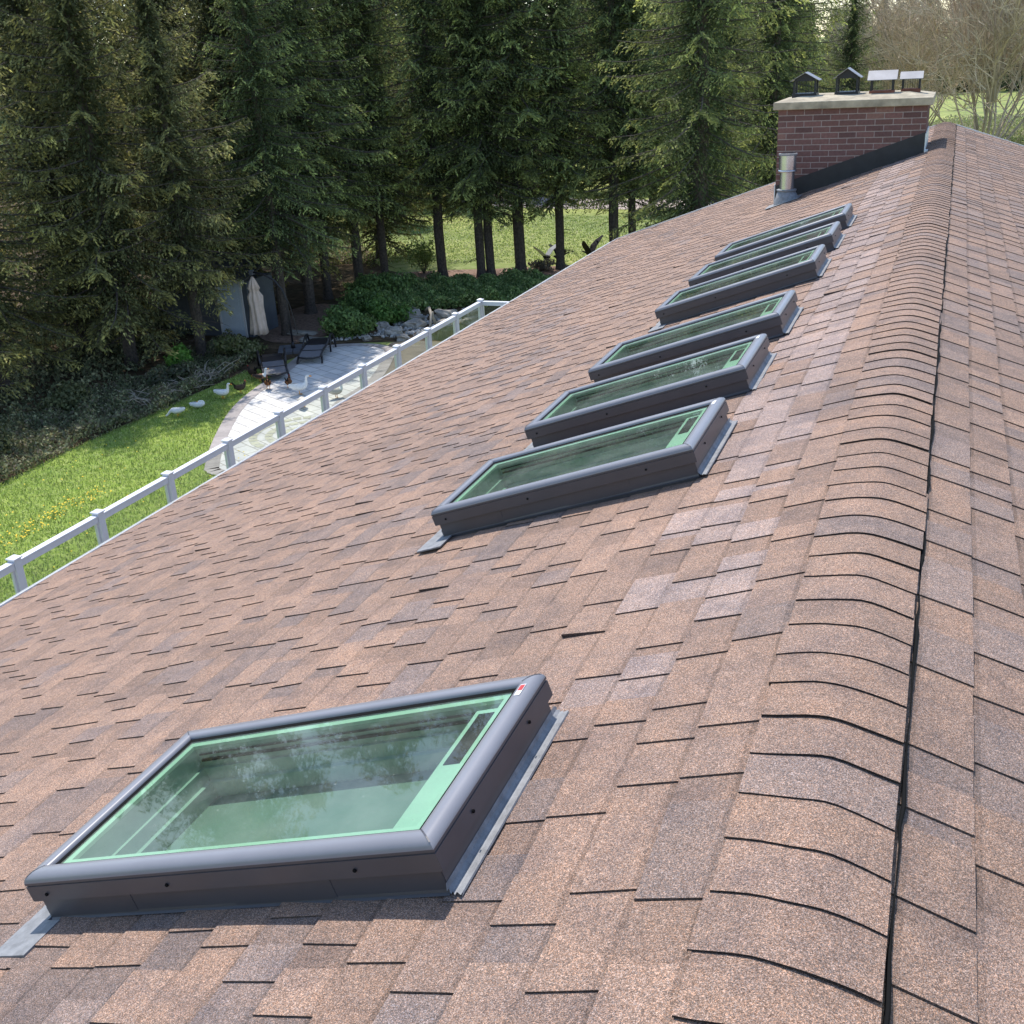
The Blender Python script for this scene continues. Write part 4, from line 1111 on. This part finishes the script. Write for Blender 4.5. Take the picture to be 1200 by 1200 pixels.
# rocks and stone slabs
def rock(x, y, sx, sy, sz, seed, label, grp, z=G, name='rock', rz=0):
    import bmesh
    bm = bmesh.new(); bmesh.ops.create_icosphere(bm, subdivisions=3, radius=1); rg = random.Random(seed)
    ph = [rg.uniform(0, 6) for _ in range(6)]
    for v in bm.verts:
        c = v.co; f = 1 + .16 * math.sin(c.x * 3 + ph[0]) * math.sin(c.y * 2.7 + ph[1]) + .1 * math.sin(c.z * 5 + ph[2] + c.x * 4) + .04 * math.sin(c.y * 11 + ph[3])
        cc = Vector([math.copysign(abs(t) ** .6, t) for t in c]); f += .12 * math.copysign(1, math.sin(c.x * 4.3 + c.y * 3.1 + ph[4])) * math.copysign(1, math.sin(c.z * 5 - c.y * 2.7 + ph[5])) * .5 + rg.uniform(-.035, .035); v.co = Vector((cc.x * f * sx, cc.y * f * sy, cc.z * f * sz))
    me = bpy.data.meshes.new(name); bm.to_mesh(me); bm.free(); me.materials.append(M['rock'])
    o = link_mesh(name, me); o.location = (x, y, z + sz * .55); o.rotation_euler = (rg.uniform(-.1, .1), rg.uniform(-.1, .1), rz or rg.uniform(0, 3)); tag(o, label, 'rock', grp); return o
for i, (x, y, sx, sy, sz, lab) in enumerate([(-18.2, 36.6, .75, .45, .24, 'broad pale rock on top of the pond edge'), (-17.6, 35.4, .5, .4, .22, 'grey rock below the broad pale pond rock'), (-17.0, 36.9, .55, .4, .28, 'rock right of the broad pale pond rock'),
    (-16.2, 37.4, .5, .4, .25, 'rock at the right end of the pond edge'), (-17.9, 34.3, .45, .35, .18, 'small rock where the pond edge meets the patio'), (-18.7, 35.0, .4, .35, .2, 'small grey rock beside the lighter green bush'),
    (-16.6, 35.8, .4, .3, .16, 'flat rock in the middle of the pond edge'), (-18.5, 33.35, .3, .22, .12, 'small stone at the back edge of the patio'), (-15.7, 36.2, .5, .35, .2, 'rock at the water side seen through the railing'),
    (-17.2, 33.6, .34, .26, .14, 'stone closest to the right end of the patio'), (-19.0, 37.7, .5, .4, .25, 'mossy rock half hidden in the green bed')]):
    rock(x, y, sx * .72, sy * .72, sz * .8, i, lab, 'rocks round the pond')
for i, (x, y, lab) in enumerate([(-21.3, 33.8, 'left stone slab step behind the parasol base'), (-20.9, 35.5, 'farthest stone slab step under the trees'), (-20.35, 32.9, 'nearest stone slab step by the second lounger')]):
    rock(x, y, .55, .3, .07, 30 + i, lab, 'stone slab steps', name='stone_slab', rz=.3)
sheet('pond', [(-17.2, 34.6), (-16.6, 33.6), (-13.5, 33.6), (-13.4, 36.4), (-16, 36.6)], G + .02, simple('pond_water', (.03, .045, .03), .08, 0, .2, 2))
rp = np.random.default_rng(5); Vp, Fp, Cp = [], [], []
spots = [(x, y) for x, y in scatter([(-20.0, 32.3), (-19.0, 33.4), (-17.0, 34.0), (-15.8, 37.3), (-18.9, 37.2), (-18.6, 34.4), (-19.6, 33.7)], 620, rp)]
for (x, y) in spots:
    s_ = rp.uniform(.02, .085) * (1 if y > 30 else .45); a = rp.random() * 6.28; b0 = len(Vp); q = [(math.cos(a + t), math.sin(a + t)) for t in (0, 1.3, 2.5, 3.9, 5.1)]
    Vp += [(x + s_ * u * 1.1, y + s_ * v * .8, G) for u, v in q] + [(x + s_ * u * .7, y + s_ * v * .55, G + s_ * .9) for u, v in q] + [(x, y, G + s_ * 1.05)]
    c = np.array((.44, .42, .39)) * rp.uniform(.5, 1.3)
    for k in range(5): Fp += [(b0 + k, b0 + (k + 1) % 5, b0 + 5 + (k + 1) % 5), (b0 + k, b0 + 5 + (k + 1) % 5, b0 + 5 + k), (b0 + 5 + k, b0 + 5 + (k + 1) % 5, b0 + 10)]; Cp += [c, c, c]
tag(nmesh('pebbles', Vp, Fp, bm_, None, np.array(Cp)), 'loose pale pebbles round the pond and at the back edge of the patio', 'pebbles', kind='stuff')
mb = MB(); mb.tube([(-17.5, 36.2, G + .45), (-17.2, 35.9, G + .62), (-16.9, 35.4, G + .5), (-16.75, 34.9, G + .1)], [.05, .06, .05, .04], 7); mb.tube([(-16.5, 35.1, G), (-16.6, 34.9, G + .5), (-16.5, 34.7, G + .75)], [.06, .05, .03], 7)
tag(mb.build('driftwood', M['driftwood'], smooth=True), 'pale bent driftwood leaning over the pond rocks', 'driftwood')

# ------------------------------------------------------------------ shed
sx0, sx1, sy0, sy1, sh = -26.6, -22.95, 33.0, 34.7, 2.02
shed = empty('shed', (-24.4, 34.5, G)); tag(shed, 'small blue grey garden shed with pale door under the trees', 'shed')
def sp(o): o.parent = shed; o.location = (24.4, -34.5, -G); return o
mb = MB(); mb.box((sx0, sy0, G), (sx1, sy1, G + sh)); 
zz = G + .02
while zz < G + sh - .1:
    mb.add([(sx0, sy0 - .016, zz), (sx1, sy0 - .016, zz), (sx1, sy0 - .003, zz + .15), (sx0, sy0 - .003, zz + .15)], [(0, 1, 2, 3)])
    mb.add([(sx0, sy0 - .016, zz), (sx1, sy0 - .016, zz), (sx1, sy0 - .003, zz), (sx0, sy0 - .003, zz)], [(3, 2, 1, 0)])
    zz += .152
sp(mb.build('wall', M['shedwall']))
mb = MB(); mb.add([(sx0 - .3, sy0 - .3, G + sh + .02), (sx1 + .12, sy0 - .3, G + sh + .02), (sx1 + .12, sy1 + .3, G + sh + .62), (sx0 - .3, sy1 + .3, G + sh + .62), (sx0 - .3, sy0 - .3, G + sh + .1), (sx1 + .12, sy0 - .3, G + sh + .1), (sx1 + .12, sy1 + .3, G + sh + .7), (sx0 - .3, sy1 + .3, G + sh + .7)], [(3, 2, 1, 0), (4, 5, 6, 7), (0, 1, 5, 4), (1, 2, 6, 5), (2, 3, 7, 6), (3, 0, 4, 7)])
sp(mb.build('roof', M['rooffelt']))
mb = MB(); mb.box((sx0 - .32, sy0 - .33, G + sh - .0), (sx1 + .14, sy0 - .302, G + sh + .12)); sp(mb.build('fascia', M['soffit']))
mb = MB(); mb.box((-24.17, sy0 - .035, G + .05), (-23.24, sy0 - .012, G + 1.97)); dr = sp(mb.build('door', M['sheddoor']))
mb = MB()
for (xa, xb, za, zb) in ((-24.06, -23.75, .2, .9), (-23.66, -23.35, .2, .9), (-24.06, -23.75, 1.05, 1.8), (-23.66, -23.35, 1.05, 1.8)): mb.box((xa, sy0 - .039, G + za), (xb, sy0 - .0355, G + zb))
mb.build('panel', M['sheddoor'], dr, bevel=.002)
mb = MB(); mb.tube([(-24.10, sy0 - .04, G + 1.0), (-24.10, sy0 - .09, G + 1.0), (-24.02, sy0 - .09, G + 1.0)], .016, 8); mb.tube([(-24.10, sy0 - .036, G + 1.15), (-24.10, sy0 - .055, G + 1.15)], .025, 10); mb.build('handle', M['blackpaint'], dr)
mb = MB(); mb.box((-24.26, sy0 - .04, G), (-24.175, sy0 - .013, G + 1.975)); mb.box((-23.235, sy0 - .04, G), (-23.15, sy0 - .013, G + 1.975)); mb.box((-24.26, sy0 - .04, G + 1.976), (-23.15, sy0 - .013, G + 2.01)); sp(mb.build('door_frame', M['white']))

# ------------------------------------------------------------------ closed cantilever parasol
ub = (-20.35, 31.5)
pa = empty('parasol', (ub[0], ub[1], G)); tag(pa, 'closed beige cantilever parasol hanging from a curved brown pole', 'parasol')
mb = MB()
for (a, b) in ((-.5, -.5), (.01, -.5), (-.5, .01), (.01, .01)): mb.box((a, b, .0), (a + .49, b + .49, .11))
bs = mb.build('base', M['slab'], pa, bevel=.015); bs.rotation_euler = (0, 0, .5)
mb = MB(); mb.tube([(0, 0, .05), (0, 0, 1.2), (-.02, 0, 1.75), (-.14, 0, 2.1), (-.42, 0, 2.42), (-.8, 0, 2.6), (-1.26, 0, 2.68)], .035, 10); mb.tube([(0, 0, .1), (0, 0, .32)], [.09, .045], 10)
mb.build('pole', M['loungeframe'], pa, smooth=True)
mb = MB(); mb.tube([(.25, 0, .6), (.10, 0, 1.5), (-.05, 0, 1.95)], .015, 6); mb.build('strut', M['loungeframe'], pa)
mb = MB(); mb.box((-1.33, -.06, 2.58), (-1.19, .06, 2.73)); mb.build('hub', M['slab'], pa)
mb = MB(); nf = 16; prof = [(.03, 2.52, .2), (.10, 2.38, .3), (.19, 2.12, .35), (.16, 2.09, .3), (.15, 2.02, .3), (.24, 1.85, .3), (.21, 1.5, .3), (.23, 1.2, .3), (.25, .8, .35), (.27, .56, .4), (.20, .55, .3)]
vs = []; N_ = nf * 3
for r, z, am in prof:
    for k in range(N_):
        a = 6.28318 * k / N_; rr_ = r * (1 + am * .5 * math.cos(a * 8 + z * 1.5) + .06 * math.sin(a * 3 + z * 4)); vs.append((-1.26 + rr_ * math.cos(a), rr_ * math.sin(a), z + (.03 * math.cos(a * 8) if z < .6 else 0)))
mb.add(vs, [(i * N_ + k, i * N_ + (k + 1) % N_, (i + 1) * N_ + (k + 1) % N_, (i + 1) * N_ + k) for i in range(len(prof) - 1) for k in range(N_)])
mb.build('canopy', M['canvas'], pa, smooth=True)

# ------------------------------------------------------------------ loungers (foot towards the camera, head end raised arms)
def lounger(x, y, rz, label):
    r = empty('sun_lounger', (x, y, G + .02), rz); r.scale = (1.1, 1.1, 1.1); tag(r, label, 'sun lounger', 'two dark loungers on the patio')
    for s in (-1, 1):
        mb = MB(); mb.tube([(s * .33, -.95, .20), (s * .34, -.5, .30), (s * .34, .15, .32), (s * .34, .85, .30)], [.028, .032, .032, .03], 8); mb.build('side_rail', M['loungeframe'], r, smooth=True)
        mb = MB(); mb.tube([(s * .34, -.80, .24), (s * .37, -.92, .08), (s * .37, -.98, .0)], [.03, .034, .03], 8); mb.build('leg', M['loungeframe'], r, smooth=True)
        mb = MB(); mb.tube([(s * .36, -.15, .33), (s * .38, .25, .47), (s * .38, .5, .53), (s * .39, .72, .50), (s * .40, .92, .25), (s * .40, 1.0, .0)], [.028, .03, .034, .036, .032, .03], 8); mb.build('arm', M['loungeframe'], r, smooth=True)
        mb = MB(); mb.tube([(s * .38, .5, .5), (s * .36, .42, .25), (s * .36, .40, .0)], [.028, .028, .028], 8); mb.build('leg', M['loungeframe'], r, smooth=True)
    mb = MB(); mb.tube([(-.33, -.95, .20), (-.1, -1.0, .17), (.1, -1.0, .17), (.33, -.95, .20)], .026, 8); mb.tube([(-.34, .86, .3), (.34, .86, .3)], .024, 8); mb.tube([(-.34, .12, .3), (.34, .12, .3)], .022, 8); mb.tube([(-.34, -.48, .28), (.34, -.48, .28)], .022, 8)
    mb.build('crossbar', M['loungeframe'], r, smooth=True)
    mb = MB(); row = [(-.93, .205), (-.7, .26), (-.45, .292), (-.2, .30), (.1, .315)]
    vs = [(sx_ * .305, a, b + (-.012 if sx_ == 0 else 0)) for a, b in row for sx_ in (-1, 0, 1)]
    mb.add(vs, [(i * 3 + k, i * 3 + k + 1, (i + 1) * 3 + k + 1, (i + 1) * 3 + k) for i in range(4) for k in range(2)]); mb.build('seat', M['sling'], r)
    mb = MB(); vs = [(sx_ * .28, a, b) for a, b in ((.14, .315), (.5, .36), (.82, .35)) for sx_ in (-1, 0, 1)]
    mb.add(vs, [(i * 3 + k, i * 3 + k + 1, (i + 1) * 3 + k + 1, (i + 1) * 3 + k) for i in range(2) for k in range(2)]); mb.build('backrest', M['loungeframe'], r)
lounger(-19.45, 28.85, .62, 'left dark lounger, nearest to the two brown hens')
lounger(-19.15, 31.0, .32, 'right dark lounger beside the parasol base')

# ------------------------------------------------------------------ birds
def loft_bird(path, mat, parent, name='body', cols=None, n=14):
    """path: (x,z,half width,half height) along the bird from tail to bill base"""
    mb = MB(); m = len(path); rings = []
    for i, (x, z, w, h) in enumerate(path):
        a = path[max(i - 1, 0)]; b = path[min(i + 1, m - 1)]; t = Vector((b[0] - a[0], 0, b[1] - a[1])).normalized(); nr = Vector((-t.z, 0, t.x))
        rings.append([Vector((x, 0, z)) + nr * (h * math.sin(2 * math.pi * k / n)) + Vector((0, 1, 0)) * (w * math.cos(2 * math.pi * k / n)) for k in range(n)])
    n0 = 0; mb.v = [tuple(v) for r in rings for v in r]
    for i in range(m - 1):
        for k in range(n):
            mb.f.append([i * n + k, i * n + (k + 1) % n, (i + 1) * n + (k + 1) % n, (i + 1) * n + k]); mb.c.append(cols(i, k, n) if cols else (.62, .60, .55))
    mb.f.append(list(range(n))[::-1]); mb.c.append(cols(0, 0, n) if cols else (.62, .60, .55)); mb.f.append([(m - 1) * n + k for k in range(n)]); mb.c.append(cols(m - 2, 0, n) if cols else (.62, .60, .55))
    o = mb.build(name, mat, parent, smooth=True, colors=True)
    sb = o.modifiers.new('sub', 'SUBSURF'); sb.levels = 1; sb.render_levels = 1; return o
WH = (.80, .79, .76)
def waterfowl(x, y, rz, pose, label, body=WH, neck=WH, tailc=None, s=1., z=G + .02, cat='duck', group='white ducks in the garden'):
    r = empty('duck', (x, y, z), rz); r.scale = (s, s, s); tag(r, label, cat, group)
    torso = [(-.30, .30, .02, .012), (-.25, .275, .06, .035), (-.17, .24, .105, .075), (-.05, .215, .14, .11), (.08, .215, .14, .115), (.17, .245, .105, .10)]
    if pose == 'stand': neckp = [(.215, .315, .052, .055), (.225, .39, .035, .036), (.225, .46, .034, .034), (.245, .505, .042, .044), (.285, .515, .040, .038), (.325, .50, .022, .02)]; bill = [(.32, .503), (.39, .485)]
    elif pose == 'graze': neckp = [(.25, .20, .055, .055), (.32, .13, .037, .037), (.37, .075, .035, .035), (.40, .055, .040, .04), (.43, .035, .038, .036), (.45, .02, .02, .02)]; bill = [(.445, .03), (.49, .0)]
    else: neckp = [(.21, .26, .055, .055), (.19, .31, .045, .045), (.13, .33, .042, .042), (.07, .335, .045, .04), (.03, .33, .03, .025), (.01, .325, .015, .012)]; bill = [(.02, .328), (-.05, .32)]
    if pose == 'rest': torso = [(a, b - .11, c, d) for a, b, c, d in torso]; neckp = [(a, b - .11, c, d) for a, b, c, d in neckp]; bill = [(a, b - .11) for a, b in bill]
    path = torso + neckp
    def cols(i, k, n):
        if i < 5: return tuple(np.array(body) * (.92 + .16 * ((i * 7 + k * 3) % 5) / 5))
        return neck
    loft_bird(path, M['bodyattr'], r, 'body', cols)
    dz = -.11 if pose == 'rest' else 0
    for sd in (-1, 1):                       # folded wings
        mb = MB(); rows = [(-.27, .285, .035, .0), (-.15, .285, .10, .03), (0, .27, .145, .05), (.11, .26, .135, .04)]
        vs = []
        for (a, zt, w, dp) in rows: vs += [(a, sd * w * .55, zt + .045 + dz), (a, sd * (w + .012), zt - .01 + dz), (a, sd * (w + .004), zt - .06 - dp * .3 + dz)]
        mb.add(vs, [(i * 3 + k, i * 3 + k + 1, (i + 1) * 3 + k + 1, (i + 1) * 3 + k) for i in range(3) for k in range(2)], tuple(np.array(tailc or body) * .96)); mb.build('wing', M['bodyattr'], r, smooth=True, colors=True)
        if pose != 'rest':
            mb = MB(); mb.tube([(.0, sd * .06, .14), (.0, sd * .06, .02)], .011, 6); mb.add([(-.02, sd * .06, .012), (.07, sd * .06 - .035, .006), (.08, sd * .06, .006), (.07, sd * .06 + .035, .006)], [(0, 1, 2, 3)]); mb.build('leg', M['orange'], r)
    mb = MB(); (a, b), (c, d) = bill; mb.tube([(a, 0, b), ((a + c) / 2, 0, (b + d) / 2 + .004), (c, 0, d)], [.02, .018, .012], 8); mb.build('bill', M['orange'], r, smooth=True)
    return r
def hen(x, y, rz, label, c1=(.20, .085, .035), c2=(.02, .018, .016), s=1., z=G + .02, group='hens in the garden'):
    r = empty('hen', (x, y, z), rz); r.scale = (s, s, s); tag(r, label, 'hen', group)
    path = [(-.20, .26, .02, .03), (-.16, .25, .06, .06), (-.07, .215, .105, .095), (.04, .20, .115, .105), (.12, .225, .09, .095), (.17, .28, .055, .06), (.19, .335, .036, .04), (.205, .37, .03, .032), (.235, .375, .02, .02)]
    def cols(i, k, n):
        rr_ = random.Random(i * 31 + k * 7).random(); return tuple(np.array(c1) * (.7 + .6 * rr_)) if rr_ > .15 else c2
    loft_bird(path, M['bodyattr'], r, 'body', cols)
    mb = MB()                                  # fanned tail, several curved feathers
    for i in range(7):
        f = (i - 3) / 3; sd = .018 * (1 if i % 2 else -1)
        pts = [(-.14, sd, .26), (-.20 - .02 * f, sd * 2, .36 + .02 * f), (-.23 - .07 * abs(f) - .03 * f, sd * 2.4, .45 - .05 * abs(f))]
        mb.tube(pts, [.022, .026, .008], 5, col=c2)
    mb.build('tail', M['bodyattr'], r, smooth=True, colors=True)
    for sd in (-1, 1):
        mb = MB(); vs = []
        for (a, zt, w) in [(-.17, .245, .07), (-.08, .25, .108), (.03, .245, .122), (.09, .24, .105)]: vs += [(a, sd * w * .7, zt + .05), (a, sd * (w + .006), zt - .01), (a, sd * (w - .004), zt - .06)]
        mb.add(vs, [(i * 3 + k, i * 3 + k + 1, (i + 1) * 3 + k + 1, (i + 1) * 3 + k) for i in range(3) for k in range(2)], tuple(np.array(c1) * .8)); mb.build('wing', M['bodyattr'], r, smooth=True, colors=True)
        mb = MB(); mb.tube([(.01, sd * .045, .13), (.01, sd * .045, .0)], .009, 6)
        for a in (-.5, 0, .5): mb.tube([(.01, sd * .045, .005), (.01 + .05 * math.cos(a), sd * .045 + .05 * math.sin(a), .004)], [.007, .003], 4)
        mb.build('leg', M['orange'], r)
    mb = MB(); mb.tube([(.235, 0, .375), (.268, 0, .366)], [.012, .002], 6); mb.build('beak', M['orange'], r)
    mb = MB(); mb.box((.19, -.005, .395), (.235, .005, .425)); mb.tube([(.232, 0, .36), (.235, 0, .335)], [.012, .006], 5); mb.build('comb', M['sticker_red'], r)
L_ = G + .012
waterfowl(-19.66, 24.15, 3.5, 'graze', 'white duck grazing with its head down, lowest on the lawn', s=.80, z=L_)
waterfowl(-19.55, 24.95, .6, 'rest', 'white duck resting with its head tucked back, behind the grazing one', s=.82, z=L_ + .02)
waterfowl(-19.4, 25.95, .25, 'stand', 'white duck standing upright on the grass near the patio edge', s=.88, z=L_)
waterfowl(-19.25, 27.75, .35, 'stand', 'duck with white neck and brown rear beside the left lounger', body=(.28, .17, .10), neck=WH, s=.82, tailc=(.06, .04, .035))
waterfowl(-17.25, 26.75, .6, 'stand', 'white goose standing alone in the sun on the patio', s=1.05, z=G + .03, cat='goose')
waterfowl(-15.95, 26.65, 1.0, 'stand', 'pale mottled duck seen through the glass railing', body=(.55, .50, .44), s=.88, z=G + .03)
waterfowl(-16.45, 25.6, 2.2, 'graze', 'duck partly hidden by the handrail with its shadow on the pavers', body=(.62, .58, .50), s=.88, z=G + .03)
hen(-18.55, 27.1, 2.2, 'left brown hen in front of the left lounger', s=.88, z=G + .03)
hen(-17.95, 27.3, 1.9, 'right brown hen in front of the left lounger', s=.88, z=G + .03)
hen(-19.15, 26.5, 1.0, 'speckled dark hen bending down at the patio edge', c1=(.07, .05, .035), s=.9, z=G + .02)
hen(-19.75, 28.1, 2.8, 'black tailed hen behind the brown and white duck', c1=(.06, .035, .025), s=.95, z=G + .012)

# black bird figures on the mulch
def bird_figure(x, y, rz, label, wc=(.012, .012, .014), flap=1.):
    r = empty('bird_figure', (x, y, G), rz); tag(r, label, 'garden ornament', 'black bird figures under the spruces')
    mb = MB(); mb.tube([(0, 0, -.05), (0, 0, .32)], .012, 6); mb.build('stake', M['stake'], r)
    path = [(-.34, .37, .01, .01), (-.28, .35, .05, .04), (-.15, .31, .10, .10), (0, .30, .13, .13), (.12, .33, .09, .09), (.20, .37, .045, .05), (.34, .42, .03, .03), (.42, .44, .035, .035), (.48, .43, .015, .015)]
    loft_bird(path, M['bodyattr'], r, 'body', lambda i, k, n: (.012, .012, .014))
    for sd in (-1, 1):
        mb = MB(); vs = []
        for (t, wd, x0, z0) in [(.08, .16, .0, .38), (.35, .17, .02, .62), (.62, .14, -.05, .78), (.85, .05, -.16, .92)]:
            z_ = .38 + (z0 - .38) * flap
            vs += [(x0 - wd, sd * t, z_ + .01), (x0 + wd, sd * t, z_ + .01), (x0 - wd, sd * t, z_ - .012), (x0 + wd, sd * t, z_ - .012)]
        fs = []
        for i in range(3):
            o_ = i * 4; fs += [(o_, o_ + 1, o_ + 5, o_ + 4), (o_ + 2, o_ + 6, o_ + 7, o_ + 3), (o_, o_ + 4, o_ + 6, o_ + 2), (o_ + 1, o_ + 3, o_ + 7, o_ + 5)]
        fs += [(12, 13, 15, 14)]
        mb.add(vs, fs, wc); mb.build('wing', M['bodyattr'], r, colors=True)
bird_figure(-16.95, 48.2, 2.6, 'left bird figure with pale wings between two trunks', (.35, .36, .38), 1.)
bird_figure(-16.35, 48.4, .7, 'middle black bird figure with wings spread low', flap=.7)
bird_figure(-15.05, 49.0, 2.9, 'right black bird figure with wings raised high near the roof edge', flap=1.25)

# ------------------------------------------------------------------ light, sky, camera
sun_dir = Vector((-.30, .42, .86)).normalized()
el = math.asin(sun_dir.z); rot = math.atan2(sun_dir.x, sun_dir.y)
sl = bpy.data.lights.new('sun', 'SUN'); sl.energy = 3.0; sl.angle = math.radians(.5); sl.color = (1., .95, .88)
so = bpy.data.objects.new('sun', sl); COL.objects.link(so); so.rotation_euler = (-sun_dir).to_track_quat('-Z', 'Y').to_euler()
w = bpy.data.worlds.new('World'); sc.world = w; w.use_nodes = True; nt = w.node_tree; bg = nt.nodes['Background']
st = nt.nodes.new('ShaderNodeTexSky'); st.sky_type = 'NISHITA'; st.sun_disc = False; st.sun_elevation = el; st.sun_rotation = rot; st.air_density = 1.; st.dust_density = .4; st.ozone_density = 1.
nt.links.new(st.outputs[0], bg.inputs[0]); bg.inputs[1].default_value = .15
cam = bpy.data.cameras.new('camera'); co = bpy.data.objects.new('camera', cam); COL.objects.link(co); sc.camera = co
cam.sensor_fit = 'HORIZONTAL'; cam.sensor_width = 36; cam.lens = 36 * 1278.4767 / 1200; cam.clip_start = .05; cam.clip_end = 6000
R_ = [[0.933707795800257, -0.09297664177186855, 0.34575294090817366], [0.3544297334097303, 0.37674450642407903, -0.8558289203774225], [-0.050688422119187, 0.9216392574994311, 0.384722969029618]]
co.matrix_world = Matrix.Translation((0.12472780262784718, 0, 1.3373481564130876)) @ Matrix(R_).to_4x4()
sc.view_settings.view_transform = 'Standard'; sc.view_settings.look = 'None'; sc.view_settings.exposure = .76; sc.view_settings.gamma = 1.; sc.view_settings.use_curve_mapping = False
sc.cycles.transparent_max_bounces = 12; sc.cycles.max_bounces = 5; sc.cycles.diffuse_bounces = 3; sc.cycles.glossy_bounces = 3
